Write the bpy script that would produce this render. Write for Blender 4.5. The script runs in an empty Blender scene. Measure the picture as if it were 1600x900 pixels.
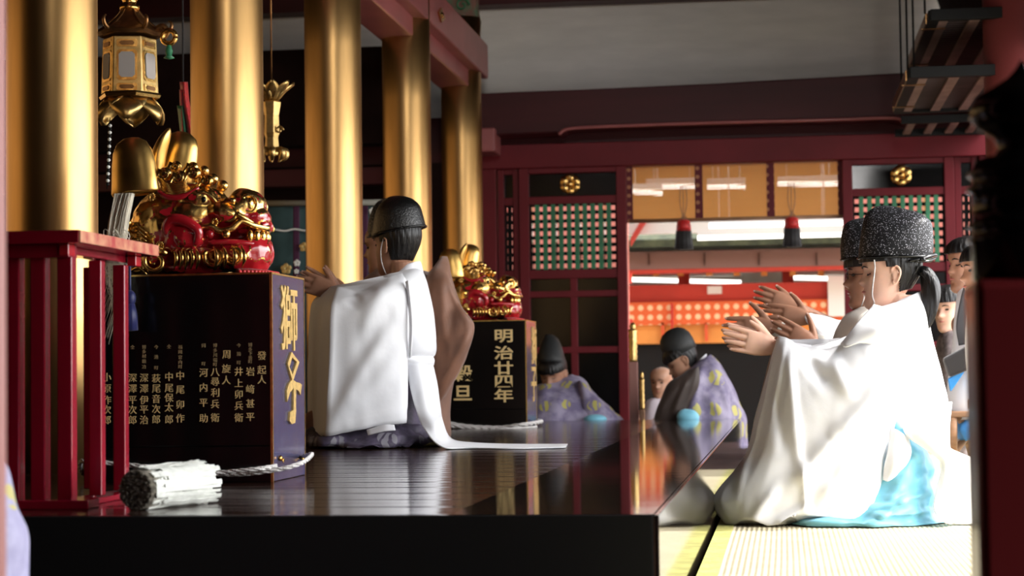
import bpy, bmesh, math, random
from mathutils import Vector, Matrix, noise
S = bpy.context.scene
COL = S.collection
PI = math.pi
random.seed(7)

# ------------------------------------------------------------------ camera
F = 3000.0
def _norm(v): return Vector(v).normalized()
_dY = _norm(((1225-800)/F, (450-578)/F, -1.0))
_r = 0.019
_z = Vector((-math.sin(_r), math.cos(_r), 0)); _z = (_z - _dY*_z.dot(_dY)).normalized()
_dX = _dY.cross(_z)
# rows of R: world axes expressed in camera space
R = Matrix((( _dX.x, _dX.y, _dX.z), (_dY.x, _dY.y, _dY.z), (_z.x, _z.y, _z.z)))
EYE = Vector((0, 0, 0.53))
cam_d = bpy.data.cameras.new('camera'); cam = bpy.data.objects.new('camera', cam_d); COL.objects.link(cam)
cam.matrix_world = Matrix.Translation(EYE) @ R.to_4x4()
cam_d.sensor_width = 36; cam_d.lens = F/1600*36
cam_d.clip_start = .05; cam_d.clip_end = 300
cam_d.dof.use_dof = True; cam_d.dof.focus_distance = 6.1; cam_d.dof.aperture_fstop = 5.0
S.camera = cam
def ray(px, py): return R @ Vector(((px-800)/F, (450-py)/F, -1.0))
def at(px, py, Y):
    d = ray(px, py); return EYE + d*((Y-EYE.y)/d.y)
def atz(px, py, Z):
    d = ray(px, py); return EYE + d*((Z-EYE.z)/d.z)
def atx(px, py, X):
    d = ray(px, py); return EYE + d*((X-EYE.x)/d.x)

# ------------------------------------------------------------------ light
S.view_settings.view_transform = 'Standard'; S.view_settings.look = 'None'
S.view_settings.gamma = 1; S.view_settings.use_curve_mapping = False
S.view_settings.exposure = 0.35
S.cycles.max_bounces = 8; S.cycles.diffuse_bounces = 4; S.cycles.glossy_bounces = 4
S.cycles.transparent_max_bounces = 12; S.cycles.use_denoising = True
S.cycles.sample_clamp_indirect = 6; S.cycles.caustics_reflective = False; S.cycles.caustics_refractive = False
W = bpy.data.worlds.new('sky'); S.world = W; W.use_nodes = True
_nt = W.node_tree; _nt.nodes.clear()
_sk = _nt.nodes.new('ShaderNodeTexSky'); _sk.sky_type = 'NISHITA'; _sk.sun_disc = False
_sk.sun_elevation = math.radians(50); _sk.sun_rotation = math.radians(100); _sk.air_density = 1.0; _sk.dust_density = 4.0
_bg = _nt.nodes.new('ShaderNodeBackground'); _bg.inputs[1].default_value = 0.55
_hs = _nt.nodes.new('ShaderNodeHueSaturation'); _hs.inputs['Saturation'].default_value = .30
_wo = _nt.nodes.new('ShaderNodeOutputWorld')
_nt.links.new(_sk.outputs[0], _hs.inputs['Color']); _nt.links.new(_hs.outputs[0], _bg.inputs[0]); _nt.links.new(_bg.outputs[0], _wo.inputs[0])
sun_d = bpy.data.lights.new('sun', 'SUN'); sun_d.energy = 4.2; sun_d.angle = math.radians(.6); sun_d.color = (1, .97, .93)
sun = bpy.data.objects.new('sun', sun_d); COL.objects.link(sun)
SUN_TO = Vector((.62, .22, .75)).normalized()
sun.location = (8, 4, 10); sun.rotation_mode = 'QUATERNION'; sun.rotation_quaternion = SUN_TO.to_track_quat('Z', 'Y')
def area(name, loc, to, sx, sy, power, color):
    d = bpy.data.lights.new(name, 'AREA'); d.shape = 'RECTANGLE'; d.size = sx; d.size_y = sy; d.energy = power; d.color = color
    o = bpy.data.objects.new(name, d); COL.objects.link(o); o.location = loc
    o.rotation_mode = 'QUATERNION'; o.rotation_quaternion = (Vector(loc)-Vector(to)).to_track_quat('Z', 'Y'); return o
# daylight coming in through the open side of the hall
area('daylight_opening', (3.2, 6.3, 1.35), (-1.5, 6.6, .7), 6.8, 1.7, 145, (.97, .98, 1))
_a = area('plaster_fill', (1.0, -1.6, 3.3), (-.8, 14, 2.9), 1.6, .5, 14, (1, .97, .94)); _a.data.spread = math.radians(40)  # added fill for the high plaster and beams, no opening behind it
# unseen warm fill, added to brighten the dark left sides of the columns
area('column_warm_fill', (-5.8, 8.0, 1.6), (-2.0, 8.0, 1.3), 9, 1.6, 30, (1, .62, .28))

# ------------------------------------------------------------------ materials
def mat(name, col, rough=.5, metal=0, coat=0, var=0, vscale=8, bump=0, bscale=60, spec=.5, sheen=0, emis=0, trans=0, vstretch=(1,1,1), bstretch=(1,1,1), col2=None, detail=4, sss=0):
    m = bpy.data.materials.new(name); m.use_nodes = True
    nt = m.node_tree; N = nt.nodes; L = nt.links; p = N['Principled BSDF']
    c = (*col, 1)
    p.inputs['Base Color'].default_value = c; p.inputs['Roughness'].default_value = rough
    p.inputs['Metallic'].default_value = metal; p.inputs['Coat Weight'].default_value = coat
    p.inputs['Specular IOR Level'].default_value = spec
    if coat: p.inputs['Coat Roughness'].default_value = .08
    if sheen: p.inputs['Sheen Weight'].default_value = sheen
    if sss:
        p.inputs['Subsurface Weight'].default_value = sss; p.inputs['Subsurface Radius'].default_value = (.02, .008, .004); p.inputs['Subsurface Scale'].default_value = .6
    if emis: p.inputs['Emission Color'].default_value = c; p.inputs['Emission Strength'].default_value = emis
    tc = N.new('ShaderNodeTexCoord')
    if var or col2:
        mp = N.new('ShaderNodeMapping'); mp.inputs['Scale'].default_value = vstretch; L.new(tc.outputs['Object'], mp.inputs[0])
        n = N.new('ShaderNodeTexNoise'); n.inputs['Scale'].default_value = vscale; n.inputs['Detail'].default_value = detail; L.new(mp.outputs[0], n.inputs['Vector'])
        r = N.new('ShaderNodeValToRGB'); r.color_ramp.elements[0].position = .35; r.color_ramp.elements[1].position = .68
        if col2: a, b = col, col2
        else: a = tuple(x*(1-var) for x in col); b = tuple(min(1, x*(1+var)) for x in col)
        r.color_ramp.elements[0].color = (*a, 1); r.color_ramp.elements[1].color = (*b, 1)
        L.new(n.outputs[0], r.inputs[0]); L.new(r.outputs[0], p.inputs['Base Color'])
    if bump:
        mp2 = N.new('ShaderNodeMapping'); mp2.inputs['Scale'].default_value = bstretch; L.new(tc.outputs['Object'], mp2.inputs[0])
        n2 = N.new('ShaderNodeTexNoise'); n2.inputs['Scale'].default_value = bscale; n2.inputs['Detail'].default_value = 3; L.new(mp2.outputs[0], n2.inputs['Vector'])
        b2 = N.new('ShaderNodeBump'); b2.inputs['Strength'].default_value = bump; b2.inputs['Distance'].default_value = .01; L.new(n2.outputs[0], b2.inputs['Height'])
        L.new(b2.outputs[0], p.inputs['Normal'])
    m['tc'] = 1
    return m
M = {}
M['gold_col'] = mat('gold_leaf', (.60, .36, .14), .36, 1, var=.14, vscale=3, vstretch=(4, 4, .6), bump=.06, bscale=12, bstretch=(1, 1, .2))
M['gold'] = mat('carved_gold', (.90, .58, .20), .26, 1, col2=(.66, .36, .09), vscale=14, bump=.12, bscale=40)
M['gold_dull'] = mat('aged_gold', (.62, .42, .16), .38, 1, var=.25, vscale=30)
M['gold_flat'] = mat('gold_paint', (.78, .55, .20), .42, .6, var=.2, vscale=80)
M['bronze'] = mat('dark_bronze', (.26, .13, .05), .35, .9, var=.3, vscale=20)
M['red'] = mat('red_lacquer', (.26, .004, .018), .22, 0, coat=.6, var=.10, vscale=5)
M['red_worn'] = mat('worn_red_lacquer', (.42, .03, .03), .35, 0, coat=.3, col2=(.72, .36, .20), vscale=22, vstretch=(1, 1, 1))
M['red_hot'] = mat('bright_red_lacquer', (.42, .012, .02), .18, 0, coat=.8)
M['beam'] = mat('brown_red_lacquer', (.055, .008, .010), .5, 0, spec=.3, var=.18, vscale=2, vstretch=(.4, 3, 3))
M['beam_pink'] = mat('faded_red_lacquer', (.34, .10, .10), .4, 0, coat=.2, var=.12, vscale=3)
M['door'] = mat('door_red_lacquer', (.15, .012, .018), .5, 0, spec=.25, var=.12, vscale=3)
M['dark'] = mat('dark_timber', (.016, .007, .006), .95, 0, spec=.1, var=.3, vscale=4)
M['black'] = mat('black_lacquer', (.004, .004, .004), .16, 0, spec=.35)
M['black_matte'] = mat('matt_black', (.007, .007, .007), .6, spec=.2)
M['plaster'] = mat('white_plaster', (.80, .77, .73), .85, 0, var=.05, vscale=3, vstretch=(1, 1, 5), bump=.1, bscale=30)
M['green'] = mat('green_painted_wood', (.03, .20, .09), .45, 0, var=.2, vscale=9)
M['white_cloth'] = mat('white_silk', (.90, .91, .94), .55, 0, sheen=.3, bump=.10, bscale=26, var=.02, vscale=4)
M['white_inner'] = mat('white_cotton', (.80, .80, .84), .7, 0, sheen=.2, bump=.08, bscale=40)
M['cream_cloth'] = mat('cream_silk', (.72, .68, .60), .6, 0, sheen=.3, bump=.10, bscale=30)
M['blue_cloth'] = mat('pale_blue_silk', (.22, .58, .74), .5, 0, sheen=.2, bump=.10, bscale=20, var=.05, vscale=6)
M['brown_cloth'] = mat('brown_silk', (.20, .085, .045), .6, 0, sheen=.3, bump=.10, bscale=20, var=.2, vscale=7)
M['dark_cloth'] = mat('black_cloth', (.02, .018, .02), .7, 0, sheen=.2)
M['skin'] = mat('skin', (.58, .31, .20), .45, 0, spec=.4, var=.06, vscale=30, sss=.12)
M['skin_tan'] = mat('tanned_skin', (.40, .20, .125), .45, 0, spec=.4, var=.08, vscale=30, sss=.1)
M['skin_fair'] = mat('fair_skin', (.74, .45, .33), .45, 0, spec=.4, var=.05, vscale=30, sss=.15)
M['lip'] = mat('lips', (.45, .13, .11), .4)
M['hair'] = mat('black_hair', (.007, .006, .006), .38, 0, spec=.35, var=.5, vscale=30, vstretch=(1, 1, .1), bump=.5, bscale=140, bstretch=(1, 1, .06))
M['red_cord'] = mat('red_silk', (.60, .012, .012), .5, 0, var=.3, vscale=60, sheen=.3)
M['rope'] = mat('white_rope', (.62, .60, .58), .7, 0, bump=.6, bscale=150)
M['paper'] = mat('white_paper', (.85, .85, .80), .7)
M['wood'] = mat('pale_wood', (.36, .20, .11), .5, 0, var=.25, vscale=6, vstretch=(1, 1, 6))
M['stone'] = mat('pale_ground', (.55, .50, .42), .9, 0, var=.1, vscale=2)
M['moss'] = mat('mossy_roof', (.028, .035, .018), .95, 0, col2=(.07, .08, .04), vscale=9, bump=.6, bscale=20)
M['red_out'] = mat('vermilion_paint', (.55, .05, .03), .5, 0, var=.1, vscale=2)
M['orange'] = mat('orange_curtain', (.72, .28, .06), .8, 0, var=.12, vscale=3)
M['lamp'] = mat('lamp_tube', (1, .97, .9), .5, emis=2.2)

def nodes(m): return m.node_tree.nodes, m.node_tree.links, m.node_tree.nodes['Principled BSDF']
# fabric of the black lacquered hats: fine crumpled glitter
m = mat('crumpled_black_lacquer', (.006, .006, .007), .40, 0, spec=.22); N, L, p = nodes(m)
tc = N.new('ShaderNodeTexCoord'); v = N.new('ShaderNodeTexVoronoi'); v.inputs['Scale'].default_value = 480
L.new(tc.outputs['Object'], v.inputs['Vector'])
b = N.new('ShaderNodeBump'); b.inputs['Strength'].default_value = 1; b.inputs['Distance'].default_value = .004
sc_ = N.new('ShaderNodeSeparateColor'); L.new(v.outputs['Color'], sc_.inputs[0])
L.new(sc_.outputs[0], b.inputs['Height']); L.new(b.outputs[0], p.inputs['Normal'])
gt = N.new('ShaderNodeMath'); gt.operation = 'GREATER_THAN'; gt.inputs[1].default_value = .925; L.new(sc_.outputs[1], gt.inputs[0])
mx = N.new('ShaderNodeMix'); mx.data_type = 'RGBA'; L.new(gt.outputs[0], mx.inputs[0]); mx.inputs[6].default_value = (.006, .006, .007, 1); mx.inputs[7].default_value = (.45, .45, .5, 1)
L.new(mx.outputs[2], p.inputs['Base Color'])
M['hat'] = m
M['hat_plain'] = mat('plain_black_lacquer', (.006, .006, .006), .3, 0, bump=.35, bscale=160)
M['hat_soft'] = mat('dull_black_gauze', (.02, .021, .021), .55, 0, bump=.3, bscale=200)

# purple brocade with yellow roundels, in cell pattern
def roundel_mat(name, base, base2, yel, scale):
    m = mat(name, base, .6, 0, sheen=.05); N, L, p = nodes(m)
    tc = N.new('ShaderNodeTexCoord')
    v = N.new('ShaderNodeTexVoronoi'); v.inputs['Scale'].default_value = scale; v.inputs['Randomness'].default_value = .35
    L.new(tc.outputs['Object'], v.inputs['Vector'])
    n = N.new('ShaderNodeTexNoise'); n.inputs['Scale'].default_value = scale*2.0; n.inputs['Detail'].default_value = 4; L.new(tc.outputs['Object'], n.inputs['Vector'])
    r0 = N.new('ShaderNodeValToRGB'); r0.color_ramp.elements[0].position = .42; r0.color_ramp.elements[1].position = .6
    r0.color_ramp.elements[0].color = (*base, 1); r0.color_ramp.elements[1].color = (*base2, 1); L.new(n.outputs[0], r0.inputs[0])
    w = N.new('ShaderNodeTexWave'); w.inputs['Scale'].default_value = scale*1.1; w.inputs['Distortion'].default_value = 9; L.new(tc.outputs['Object'], w.inputs['Vector'])
    lt = N.new('ShaderNodeMath'); lt.operation = 'LESS_THAN'; lt.inputs[1].default_value = .36; L.new(v.outputs['Distance'], lt.inputs[0])
    gt = N.new('ShaderNodeMath'); gt.operation = 'GREATER_THAN'; gt.inputs[1].default_value = .30; L.new(w.outputs['Fac'], gt.inputs[0])
    mu = N.new('ShaderNodeMath'); mu.operation = 'MULTIPLY'; L.new(lt.outputs[0], mu.inputs[0]); L.new(gt.outputs[0], mu.inputs[1])
    mx = N.new('ShaderNodeMix'); mx.data_type = 'RGBA'; L.new(mu.outputs[0], mx.inputs[0]); L.new(r0.outputs[0], mx.inputs[6]); mx.inputs[7].default_value = (*yel, 1)
    L.new(mx.outputs[2], p.inputs['Base Color']); return m
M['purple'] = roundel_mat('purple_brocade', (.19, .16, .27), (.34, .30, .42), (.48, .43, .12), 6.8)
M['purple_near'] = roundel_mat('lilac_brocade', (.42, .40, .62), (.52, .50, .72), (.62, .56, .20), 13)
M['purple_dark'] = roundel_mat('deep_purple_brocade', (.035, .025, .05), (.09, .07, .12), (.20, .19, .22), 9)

# polished plank floor: planks run along X, slightly cupped so reflections smear
m = mat('polished_plank', (.030, .013, .009), .11, 0, spec=.9); N, L, p = nodes(m)
tc = N.new('ShaderNodeTexCoord'); mp = N.new('ShaderNodeMapping'); mp.inputs['Scale'].default_value = (.35, 7, 1); L.new(tc.outputs['Object'], mp.inputs[0])
n = N.new('ShaderNodeTexNoise'); n.inputs['Scale'].default_value = 2.4; n.inputs['Detail'].default_value = 5; L.new(mp.outputs[0], n.inputs['Vector'])
w = N.new('ShaderNodeTexWave'); w.bands_direction = 'Y'; w.inputs['Scale'].default_value = 1.35; w.inputs['Distortion'].default_value = 0; w.wave_profile = 'SAW'
L.new(tc.outputs['Object'], w.inputs['Vector'])
pw = N.new('ShaderNodeMath'); pw.operation = 'POWER'; pw.inputs[1].default_value = 14; L.new(w.outputs['Fac'], pw.inputs[0])
sb = N.new('ShaderNodeMath'); sb.operation = 'SUBTRACT'; L.new(n.outputs[0], sb.inputs[0]); L.new(pw.outputs[0], sb.inputs[1])
b = N.new('ShaderNodeBump'); b.inputs['Strength'].default_value = .32; b.inputs['Distance'].default_value = .006
L.new(sb.outputs[0], b.inputs['Height']); L.new(b.outputs[0], p.inputs['Normal'])
r = N.new('ShaderNodeValToRGB'); r.color_ramp.elements[0].color = (.016, .007, .005, 1); r.color_ramp.elements[1].color = (.055, .024, .017, 1)
r.color_ramp.elements[0].position = .35; r.color_ramp.elements[1].position = .7; L.new(n.outputs[0], r.inputs[0]); L.new(r.outputs[0], p.inputs['Base Color'])
M['plank'] = m
M['plank_edge'] = mat('mirror_black_lacquer', (.010, .007, .006), .06, 0, spec=.9, bump=.02, bscale=6, bstretch=(.3, 3, 1))

# tatami: ribs along the length of the mat
m = mat('woven_rush', (.62, .53, .30), .75); N, L, p = nodes(m)
tc = N.new('ShaderNodeTexCoord')
w = N.new('ShaderNodeTexWave'); w.bands_direction = 'X'; w.inputs['Scale'].default_value = 19; w.inputs['Distortion'].default_value = .9; w.inputs['Detail'].default_value = 2; w.inputs['Detail Scale'].default_value = .4
mp = N.new('ShaderNodeMapping'); mp.inputs['Scale'].default_value = (1, .12, 1); L.new(tc.outputs['Object'], mp.inputs[0]); L.new(mp.outputs[0], w.inputs['Vector'])
r = N.new('ShaderNodeValToRGB'); r.color_ramp.elements[0].color = (.36, .29, .14, 1); r.color_ramp.elements[1].color = (.54, .47, .29, 1); r.color_ramp.elements[1].position = .6
L.new(w.outputs['Fac'], r.inputs[0])
n = N.new('ShaderNodeTexNoise'); n.inputs['Scale'].default_value = 5; L.new(tc.outputs['Object'], n.inputs['Vector'])
mx = N.new('ShaderNodeMix'); mx.data_type = 'RGBA'; mx.inputs[0].default_value = .18; L.new(r.outputs[0], mx.inputs[6]); L.new(n.outputs[0], mx.inputs[7]); L.new(mx.outputs[2], p.inputs['Base Color'])
b = N.new('ShaderNodeBump'); b.inputs['Strength'].default_value = .5; b.inputs['Distance'].default_value = .004; L.new(w.outputs['Fac'], b.inputs['Height']); L.new(b.outputs[0], p.inputs['Normal'])
M['tatami'] = m
M['tatami_edge'] = mat('green_rush_border', (.42, .40, .12), .75, 0, var=.2, vscale=12, bump=.3, bscale=60)

# bamboo blind: thin slats with gaps that show the daylight behind
m = mat('split_bamboo', (.66, .36, .10), .6); N, L, p = nodes(m)
tc = N.new('ShaderNodeTexCoord')
w = N.new('ShaderNodeTexWave'); w.bands_direction = 'Z'; w.inputs['Scale'].default_value = 34; L.new(tc.outputs['Object'], w.inputs['Vector'])
gt = N.new('ShaderNodeMath'); gt.operation = 'GREATER_THAN'; gt.inputs[1].default_value = .16; L.new(w.outputs['Fac'], gt.inputs[0])
tr = N.new('ShaderNodeBsdfTransparent'); tl = N.new('ShaderNodeBsdfTranslucent'); tl.inputs[0].default_value = (.85, .45, .12, 1)
a1 = N.new('ShaderNodeMixShader'); a1.inputs[0].default_value = .5; L.new(p.outputs[0], a1.inputs[1]); L.new(tl.outputs[0], a1.inputs[2])
ms = N.new('ShaderNodeMixShader'); L.new(gt.outputs[0], ms.inputs[0]); L.new(tr.outputs[0], ms.inputs[1]); L.new(a1.outputs[0], ms.inputs[2])
L.new(ms.outputs[0], N['Material Output'].inputs[0])
M['bamboo'] = m

def dotted(name, base, dot, scale, thr=.28):
    m = mat(name, base, .7); N, L, p = nodes(m); tc = N.new('ShaderNodeTexCoord')
    v = N.new('ShaderNodeTexVoronoi'); v.inputs['Scale'].default_value = scale; v.inputs['Randomness'].default_value = 0
    L.new(tc.outputs['Object'], v.inputs['Vector'])
    lt = N.new('ShaderNodeMath'); lt.operation = 'LESS_THAN'; lt.inputs[1].default_value = thr; L.new(v.outputs['Distance'], lt.inputs[0])
    mx = N.new('ShaderNodeMix'); mx.data_type = 'RGBA'; L.new(lt.outputs[0], mx.inputs[0]); mx.inputs[6].default_value = (*base, 1); mx.inputs[7].default_value = (*dot, 1)
    L.new(mx.outputs[2], p.inputs['Base Color']); return m
M['brocade'] = dotted('orange_brocade', (.75, .13, .03), (.85, .60, .34), 10.0, .30)
M['brocade_strip'] = dotted('red_brocade_ribbon', (.13, .012, .02), (.45, .20, .10), 16, .3)

# ------------------------------------------------------------------ mesh helpers
def link(name, bm, m, parent=None, smooth=True, world=True, bevel=0, solid=0, sub=0):
    """link a bmesh (world coordinates) as ONE mesh object; child coordinates are made local to its root"""
    bmesh.ops.recalc_face_normals(bm, faces=bm.faces)
    me = bpy.data.meshes.new(name); bm.to_mesh(me); bm.free()
    ms = m if isinstance(m, (list, tuple)) else [m]
    for x in ms: me.materials.append(x)
    for f in me.polygons: f.use_smooth = smooth
    o = bpy.data.objects.new(name, me); COL.objects.link(o)
    if parent is None:
        if world and len(me.vertices):
            xs = [v.co for v in me.vertices]
            c = Vector((sum(v.x for v in xs)/len(xs), sum(v.y for v in xs)/len(xs), min(v.z for v in xs)))
            me.transform(Matrix.Translation(-c)); o.location = c
    else:
        off = Vector((0, 0, 0)); q = parent
        while q: off += q.location; q = q.parent
        me.transform(Matrix.Translation(-off)); o.parent = parent
    if bevel:
        b = o.modifiers.new('bevel', 'BEVEL'); b.width = bevel; b.segments = 2; b.limit_method = 'ANGLE'
        if smooth is False:
            for f in me.polygons: f.use_smooth = False
    if solid:
        s = o.modifiers.new('thick', 'SOLIDIFY'); s.thickness = solid; s.offset = 0
    if sub:
        s = o.modifiers.new('sub', 'SUBSURF'); s.levels = sub; s.render_levels = sub
    return o
def tag(o, label, cat, group=None, kind=None):
    o['label'] = label; o['category'] = cat
    if group: o['group'] = group
    if kind: o['kind'] = kind
    return o
def thing(name, loc, label, cat, group=None):
    o = bpy.data.objects.new(name, None); COL.objects.link(o); o.location = loc; o.empty_display_size = .1
    return tag(o, label, cat, group)
def struct(name, bm, m, parent=None, **k):
    o = link(name, bm, m, parent, **k)
    if parent is None: o['kind'] = 'structure'
    return o
def dup(root, loc, label=None, rotz=None, scale=None):
    r = root.copy(); COL.objects.link(r); r.location = loc
    if label: r['label'] = label
    if rotz is not None: r.rotation_euler = (0, 0, rotz)
    if scale is not None: r.scale = (scale,)*3
    for ch in list(root.children):
        c = ch.copy(); COL.objects.link(c); c.parent = r
        for g in ch.children:
            d = g.copy(); COL.objects.link(d); d.parent = c
    return r
def NB(): return bmesh.new()
def box(bm, a, b, mi=0):
    x0, y0, z0 = a; x1, y1, z1 = b
    vs = [bm.verts.new(p) for p in ((x0,y0,z0),(x1,y0,z0),(x1,y1,z0),(x0,y1,z0),(x0,y0,z1),(x1,y0,z1),(x1,y1,z1),(x0,y1,z1))]
    for q in ((0,3,2,1),(4,5,6,7),(0,1,5,4),(1,2,6,5),(2,3,7,6),(3,0,4,7)):
        f = bm.faces.new([vs[i] for i in q]); f.material_index = mi
    return bm
def prism(bm, pts, d, mi=0):
    """polygon of 3-D points extruded by vector d"""
    d = Vector(d); a = [bm.verts.new(p) for p in pts]; b = [bm.verts.new(Vector(p)+d) for p in pts]
    n = len(pts); fs = [bm.faces.new(a), bm.faces.new(b[::-1])]
    for i in range(n): fs.append(bm.faces.new((a[i], b[i], b[(i+1)%n], a[(i+1)%n])))
    for f in fs: f.material_index = mi
    return bm
def loft(bm, rings, close=True, cap=True, mi=0):
    vr = [[bm.verts.new(p) for p in r] for r in rings]
    n = len(vr[0])
    for a, b in zip(vr, vr[1:]):
        for i in range(n if close else n-1):
            f = bm.faces.new((a[i], a[(i+1)%n], b[(i+1)%n], b[i])); f.material_index = mi
    if cap and close:
        for r, rev in ((vr[0], True), (vr[-1], False)):
            f = bm.faces.new(r[::-1] if rev else r); f.material_index = mi
    return bm
def lathe(bm, prof, c=(0, 0, 0), seg=32, axis=Vector((0, 0, 1)), mi=0, wave=None):
    axis = Vector(axis).normalized(); q = axis.to_track_quat('Z', 'Y'); c = Vector(c)
    rings = []
    for r, z in prof:
        rg = []
        for i in range(seg):
            t = 2*PI*i/seg; rr = max(r, 1e-5)*(wave(t, z) if wave else 1)
            rg.append(c + q @ Vector((rr*math.cos(t), rr*math.sin(t), z)))
        rings.append(rg)
    return loft(bm, rings, mi=mi)
def cr(ps, n):
    """Catmull-Rom through ps (tuples/vectors), n samples per span"""
    ps = [Vector(p) for p in ps]; out = []
    if len(ps) == 2:
        return [ps[0].lerp(ps[1], i/n) for i in range(n+1)]
    for i in range(len(ps)-1):
        p0 = ps[i-1] if i else ps[0]*2-ps[1]; p1 = ps[i]; p2 = ps[i+1]; p3 = ps[i+2] if i+2 < len(ps) else ps[i+1]*2-ps[i]
        for k in range(n):
            t = k/n
            out.append(.5*((2*p1)+(p2-p0)*t+(2*p0-5*p1+4*p2-p3)*t*t+(3*p1-p0-3*p2+p3)*t**3))
    out.append(ps[-1]); return out
def tube(bm, pts, rad, seg=8, n=0, mi=0, flat=1):
    """swept tube; rad a number or a list per control point"""
    if not isinstance(rad, (list, tuple)): rad = [rad]*len(pts)
    q = [Vector((*p, r)) for p, r in zip([Vector(p) for p in pts], rad)]
    if n: q = cr(q, n)
    P = [Vector(v[:3]) for v in q]; Rr = [max(v[3], 1e-4) for v in q]
    rings = []; up = None
    for i, p in enumerate(P):
        t = (P[min(i+1, len(P)-1)]-P[max(i-1, 0)])
        t = t.normalized() if t.length > 1e-9 else Vector((0, 0, 1))
        if up is None: up = t.orthogonal().normalized()
        up = (up - t*up.dot(t)); up = up.normalized() if up.length > 1e-6 else t.orthogonal().normalized()
        s = t.cross(up)
        rings.append([p + (up*math.cos(2*PI*k/seg)*flat + s*math.sin(2*PI*k/seg))*Rr[i] for k in range(seg)])
    return loft(bm, rings, mi=mi)
def ball(bm, c, r, seg=16, mi=0, rot=None):
    """ellipsoid; r = number or (rx,ry,rz)"""
    if not isinstance(r, (list, tuple)): r = (r, r, r)
    mt = Matrix.Translation(Vector(c)) @ (rot.to_4x4() if rot else Matrix()) @ Matrix.Diagonal((*r, 1))
    ret = bmesh.ops.create_uvsphere(bm, u_segments=seg, v_segments=max(6, seg//2+2), radius=1, matrix=mt)
    for v in ret['verts']:
        for f in v.link_faces: f.material_index = mi
    return bm
def ringpx(yl, xl, yr, xr, Y, d, seg=40, sq=2.4, amp=0, fr=7, ph=0, skew=0):
    """closed horizontal-ish ring whose left and right ends lie on the given image points in plane Y, half depth d"""
    a = at(xl, yl, Y); b = at(xr, yr, Y); c = (a+b)/2; h = (b-a)/2; out = []
    for i in range(seg):
        t = 2*PI*i/seg; ct, st = math.cos(t), math.sin(t)
        x = math.copysign(abs(ct)**(2/sq), ct); y = math.copysign(abs(st)**(2/sq), st)
        k = 1 + amp*math.sin(fr*t+ph) + amp*.6*math.sin(fr*1.7*t+2*ph+1)
        out.append(c + h*x*(1+(k-1)*.4) + Vector((skew*x, y*d*k, 0)))
    return out
def ringsmooth(rows, n):
    """rows of equal parameter tuples -> smooth rows"""
    L_ = len(rows[0]); out = []
    class V(list): pass
    for i in range(len(rows)-1):
        p0 = rows[i-1] if i else [2*a-b for a, b in zip(rows[0], rows[1])]
        p1, p2 = rows[i], rows[i+1]
        p3 = rows[i+2] if i+2 < len(rows) else [2*b-a for a, b in zip(rows[i], rows[i+1])]
        for k in range(n):
            t = k/n
            out.append([.5*((2*b)+(c-a)*t+(2*a-5*b+4*c-d)*t*t+(3*b-a-3*c+d)*t**3) for a, b, c, d in zip(p0, p1, p2, p3)])
    out.append(list(rows[-1])); return out
def bag(bm, rows, n=6, seg=48, sq=2.4, amp=.03, fr=6, tw=.6, mi=0, skew=0):
    """cloth volume from rows (yl, xl, yr, xr, Y, d)"""
    rs = ringsmooth(rows, n)
    return loft(bm, [ringpx(*r[:6], seg=seg, sq=sq, amp=amp*(.4+min(1, i/len(rs)*1.2)), fr=fr, ph=tw*i/n, skew=skew) for i, r in enumerate(rs)], mi=mi)
def patch(bm, rows, n=6, mi=0, fold=None, world=False):
    """smooth open sheet through a net of (px, py, Y) points (or world points)"""
    g = [[(Vector(p) if world else at(*p)) for p in r] for r in rows]
    g = [cr(r, n) for r in g]
    cols = [cr([g[i][j] for i in range(len(g))], n) for j in range(len(g[0]))]
    nu, nv = len(cols), len(cols[0])
    if fold:
        for j in range(nu):
            for i in range(nv): cols[j][i] = cols[j][i] + Vector(fold(j/(nu-1), i/(nv-1)))
    vv = [[bm.verts.new(p) for p in c] for c in cols]
    for j in range(nu-1):
        for i in range(nv-1):
            f = bm.faces.new((vv[j][i], vv[j+1][i], vv[j+1][i+1], vv[j][i+1])); f.material_index = mi
    return bm
def wrinkle(bm, amp=.006, scale=5, stretch=(1, 1, .5), seed=0):
    """push vertices along normals with stretched noise"""
    bmesh.ops.recalc_face_normals(bm, faces=bm.faces); bm.normal_update()
    for v in bm.verts:
        q = Vector((v.co.x*stretch[0], v.co.y*stretch[1], v.co.z*stretch[2]))*scale + Vector((seed*3.1, seed, seed*7))
        k = noise.noise(q) + .5*abs(noise.noise(q*2.1))
        v.co += v.normal*k*amp
    return bm
def spiral(bm, c, u, v, r0, turns=1.6, rad=.006, seg=8, tail=None, start=0, n=26, lift=None, mi=0):
    """curl in plane (u,v) shrinking from r0 to the centre"""
    c = Vector(c); u = Vector(u).normalized(); v = Vector(v).normalized(); w = u.cross(v)
    P = []; Rr = []
    if tail:
        for p in tail: P.append(Vector(p)); Rr.append(rad*.6)
    for i in range(n):
        t = i/(n-1); a = start + turns*2*PI*t; r = r0*(1-.82*t)
        P.append(c + u*math.cos(a)*r + v*math.sin(a)*r + w*(lift or 0)*t); Rr.append(rad*(1.05-.35*t))
    return tube(bm, P, Rr, seg, mi=mi)
def voxel_join(bm, size, smooth_it=2):
    """one continuous skin out of overlapping closed pieces"""
    me = bpy.data.meshes.new('tmp'); bm.to_mesh(me); bm.free()
    o = bpy.data.objects.new('tmp', me); COL.objects.link(o)
    r = o.modifiers.new('r', 'REMESH'); r.mode = 'VOXEL'; r.voxel_size = size
    s = o.modifiers.new('s', 'SMOOTH'); s.iterations = smooth_it; s.factor = .5
    dg = bpy.context.evaluated_depsgraph_get(); e = o.evaluated_get(dg)
    out = bmesh.new(); out.from_mesh(e.to_mesh()); e.to_mesh_clear()
    bpy.data.objects.remove(o); bpy.data.meshes.remove(me)
    return out
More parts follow.
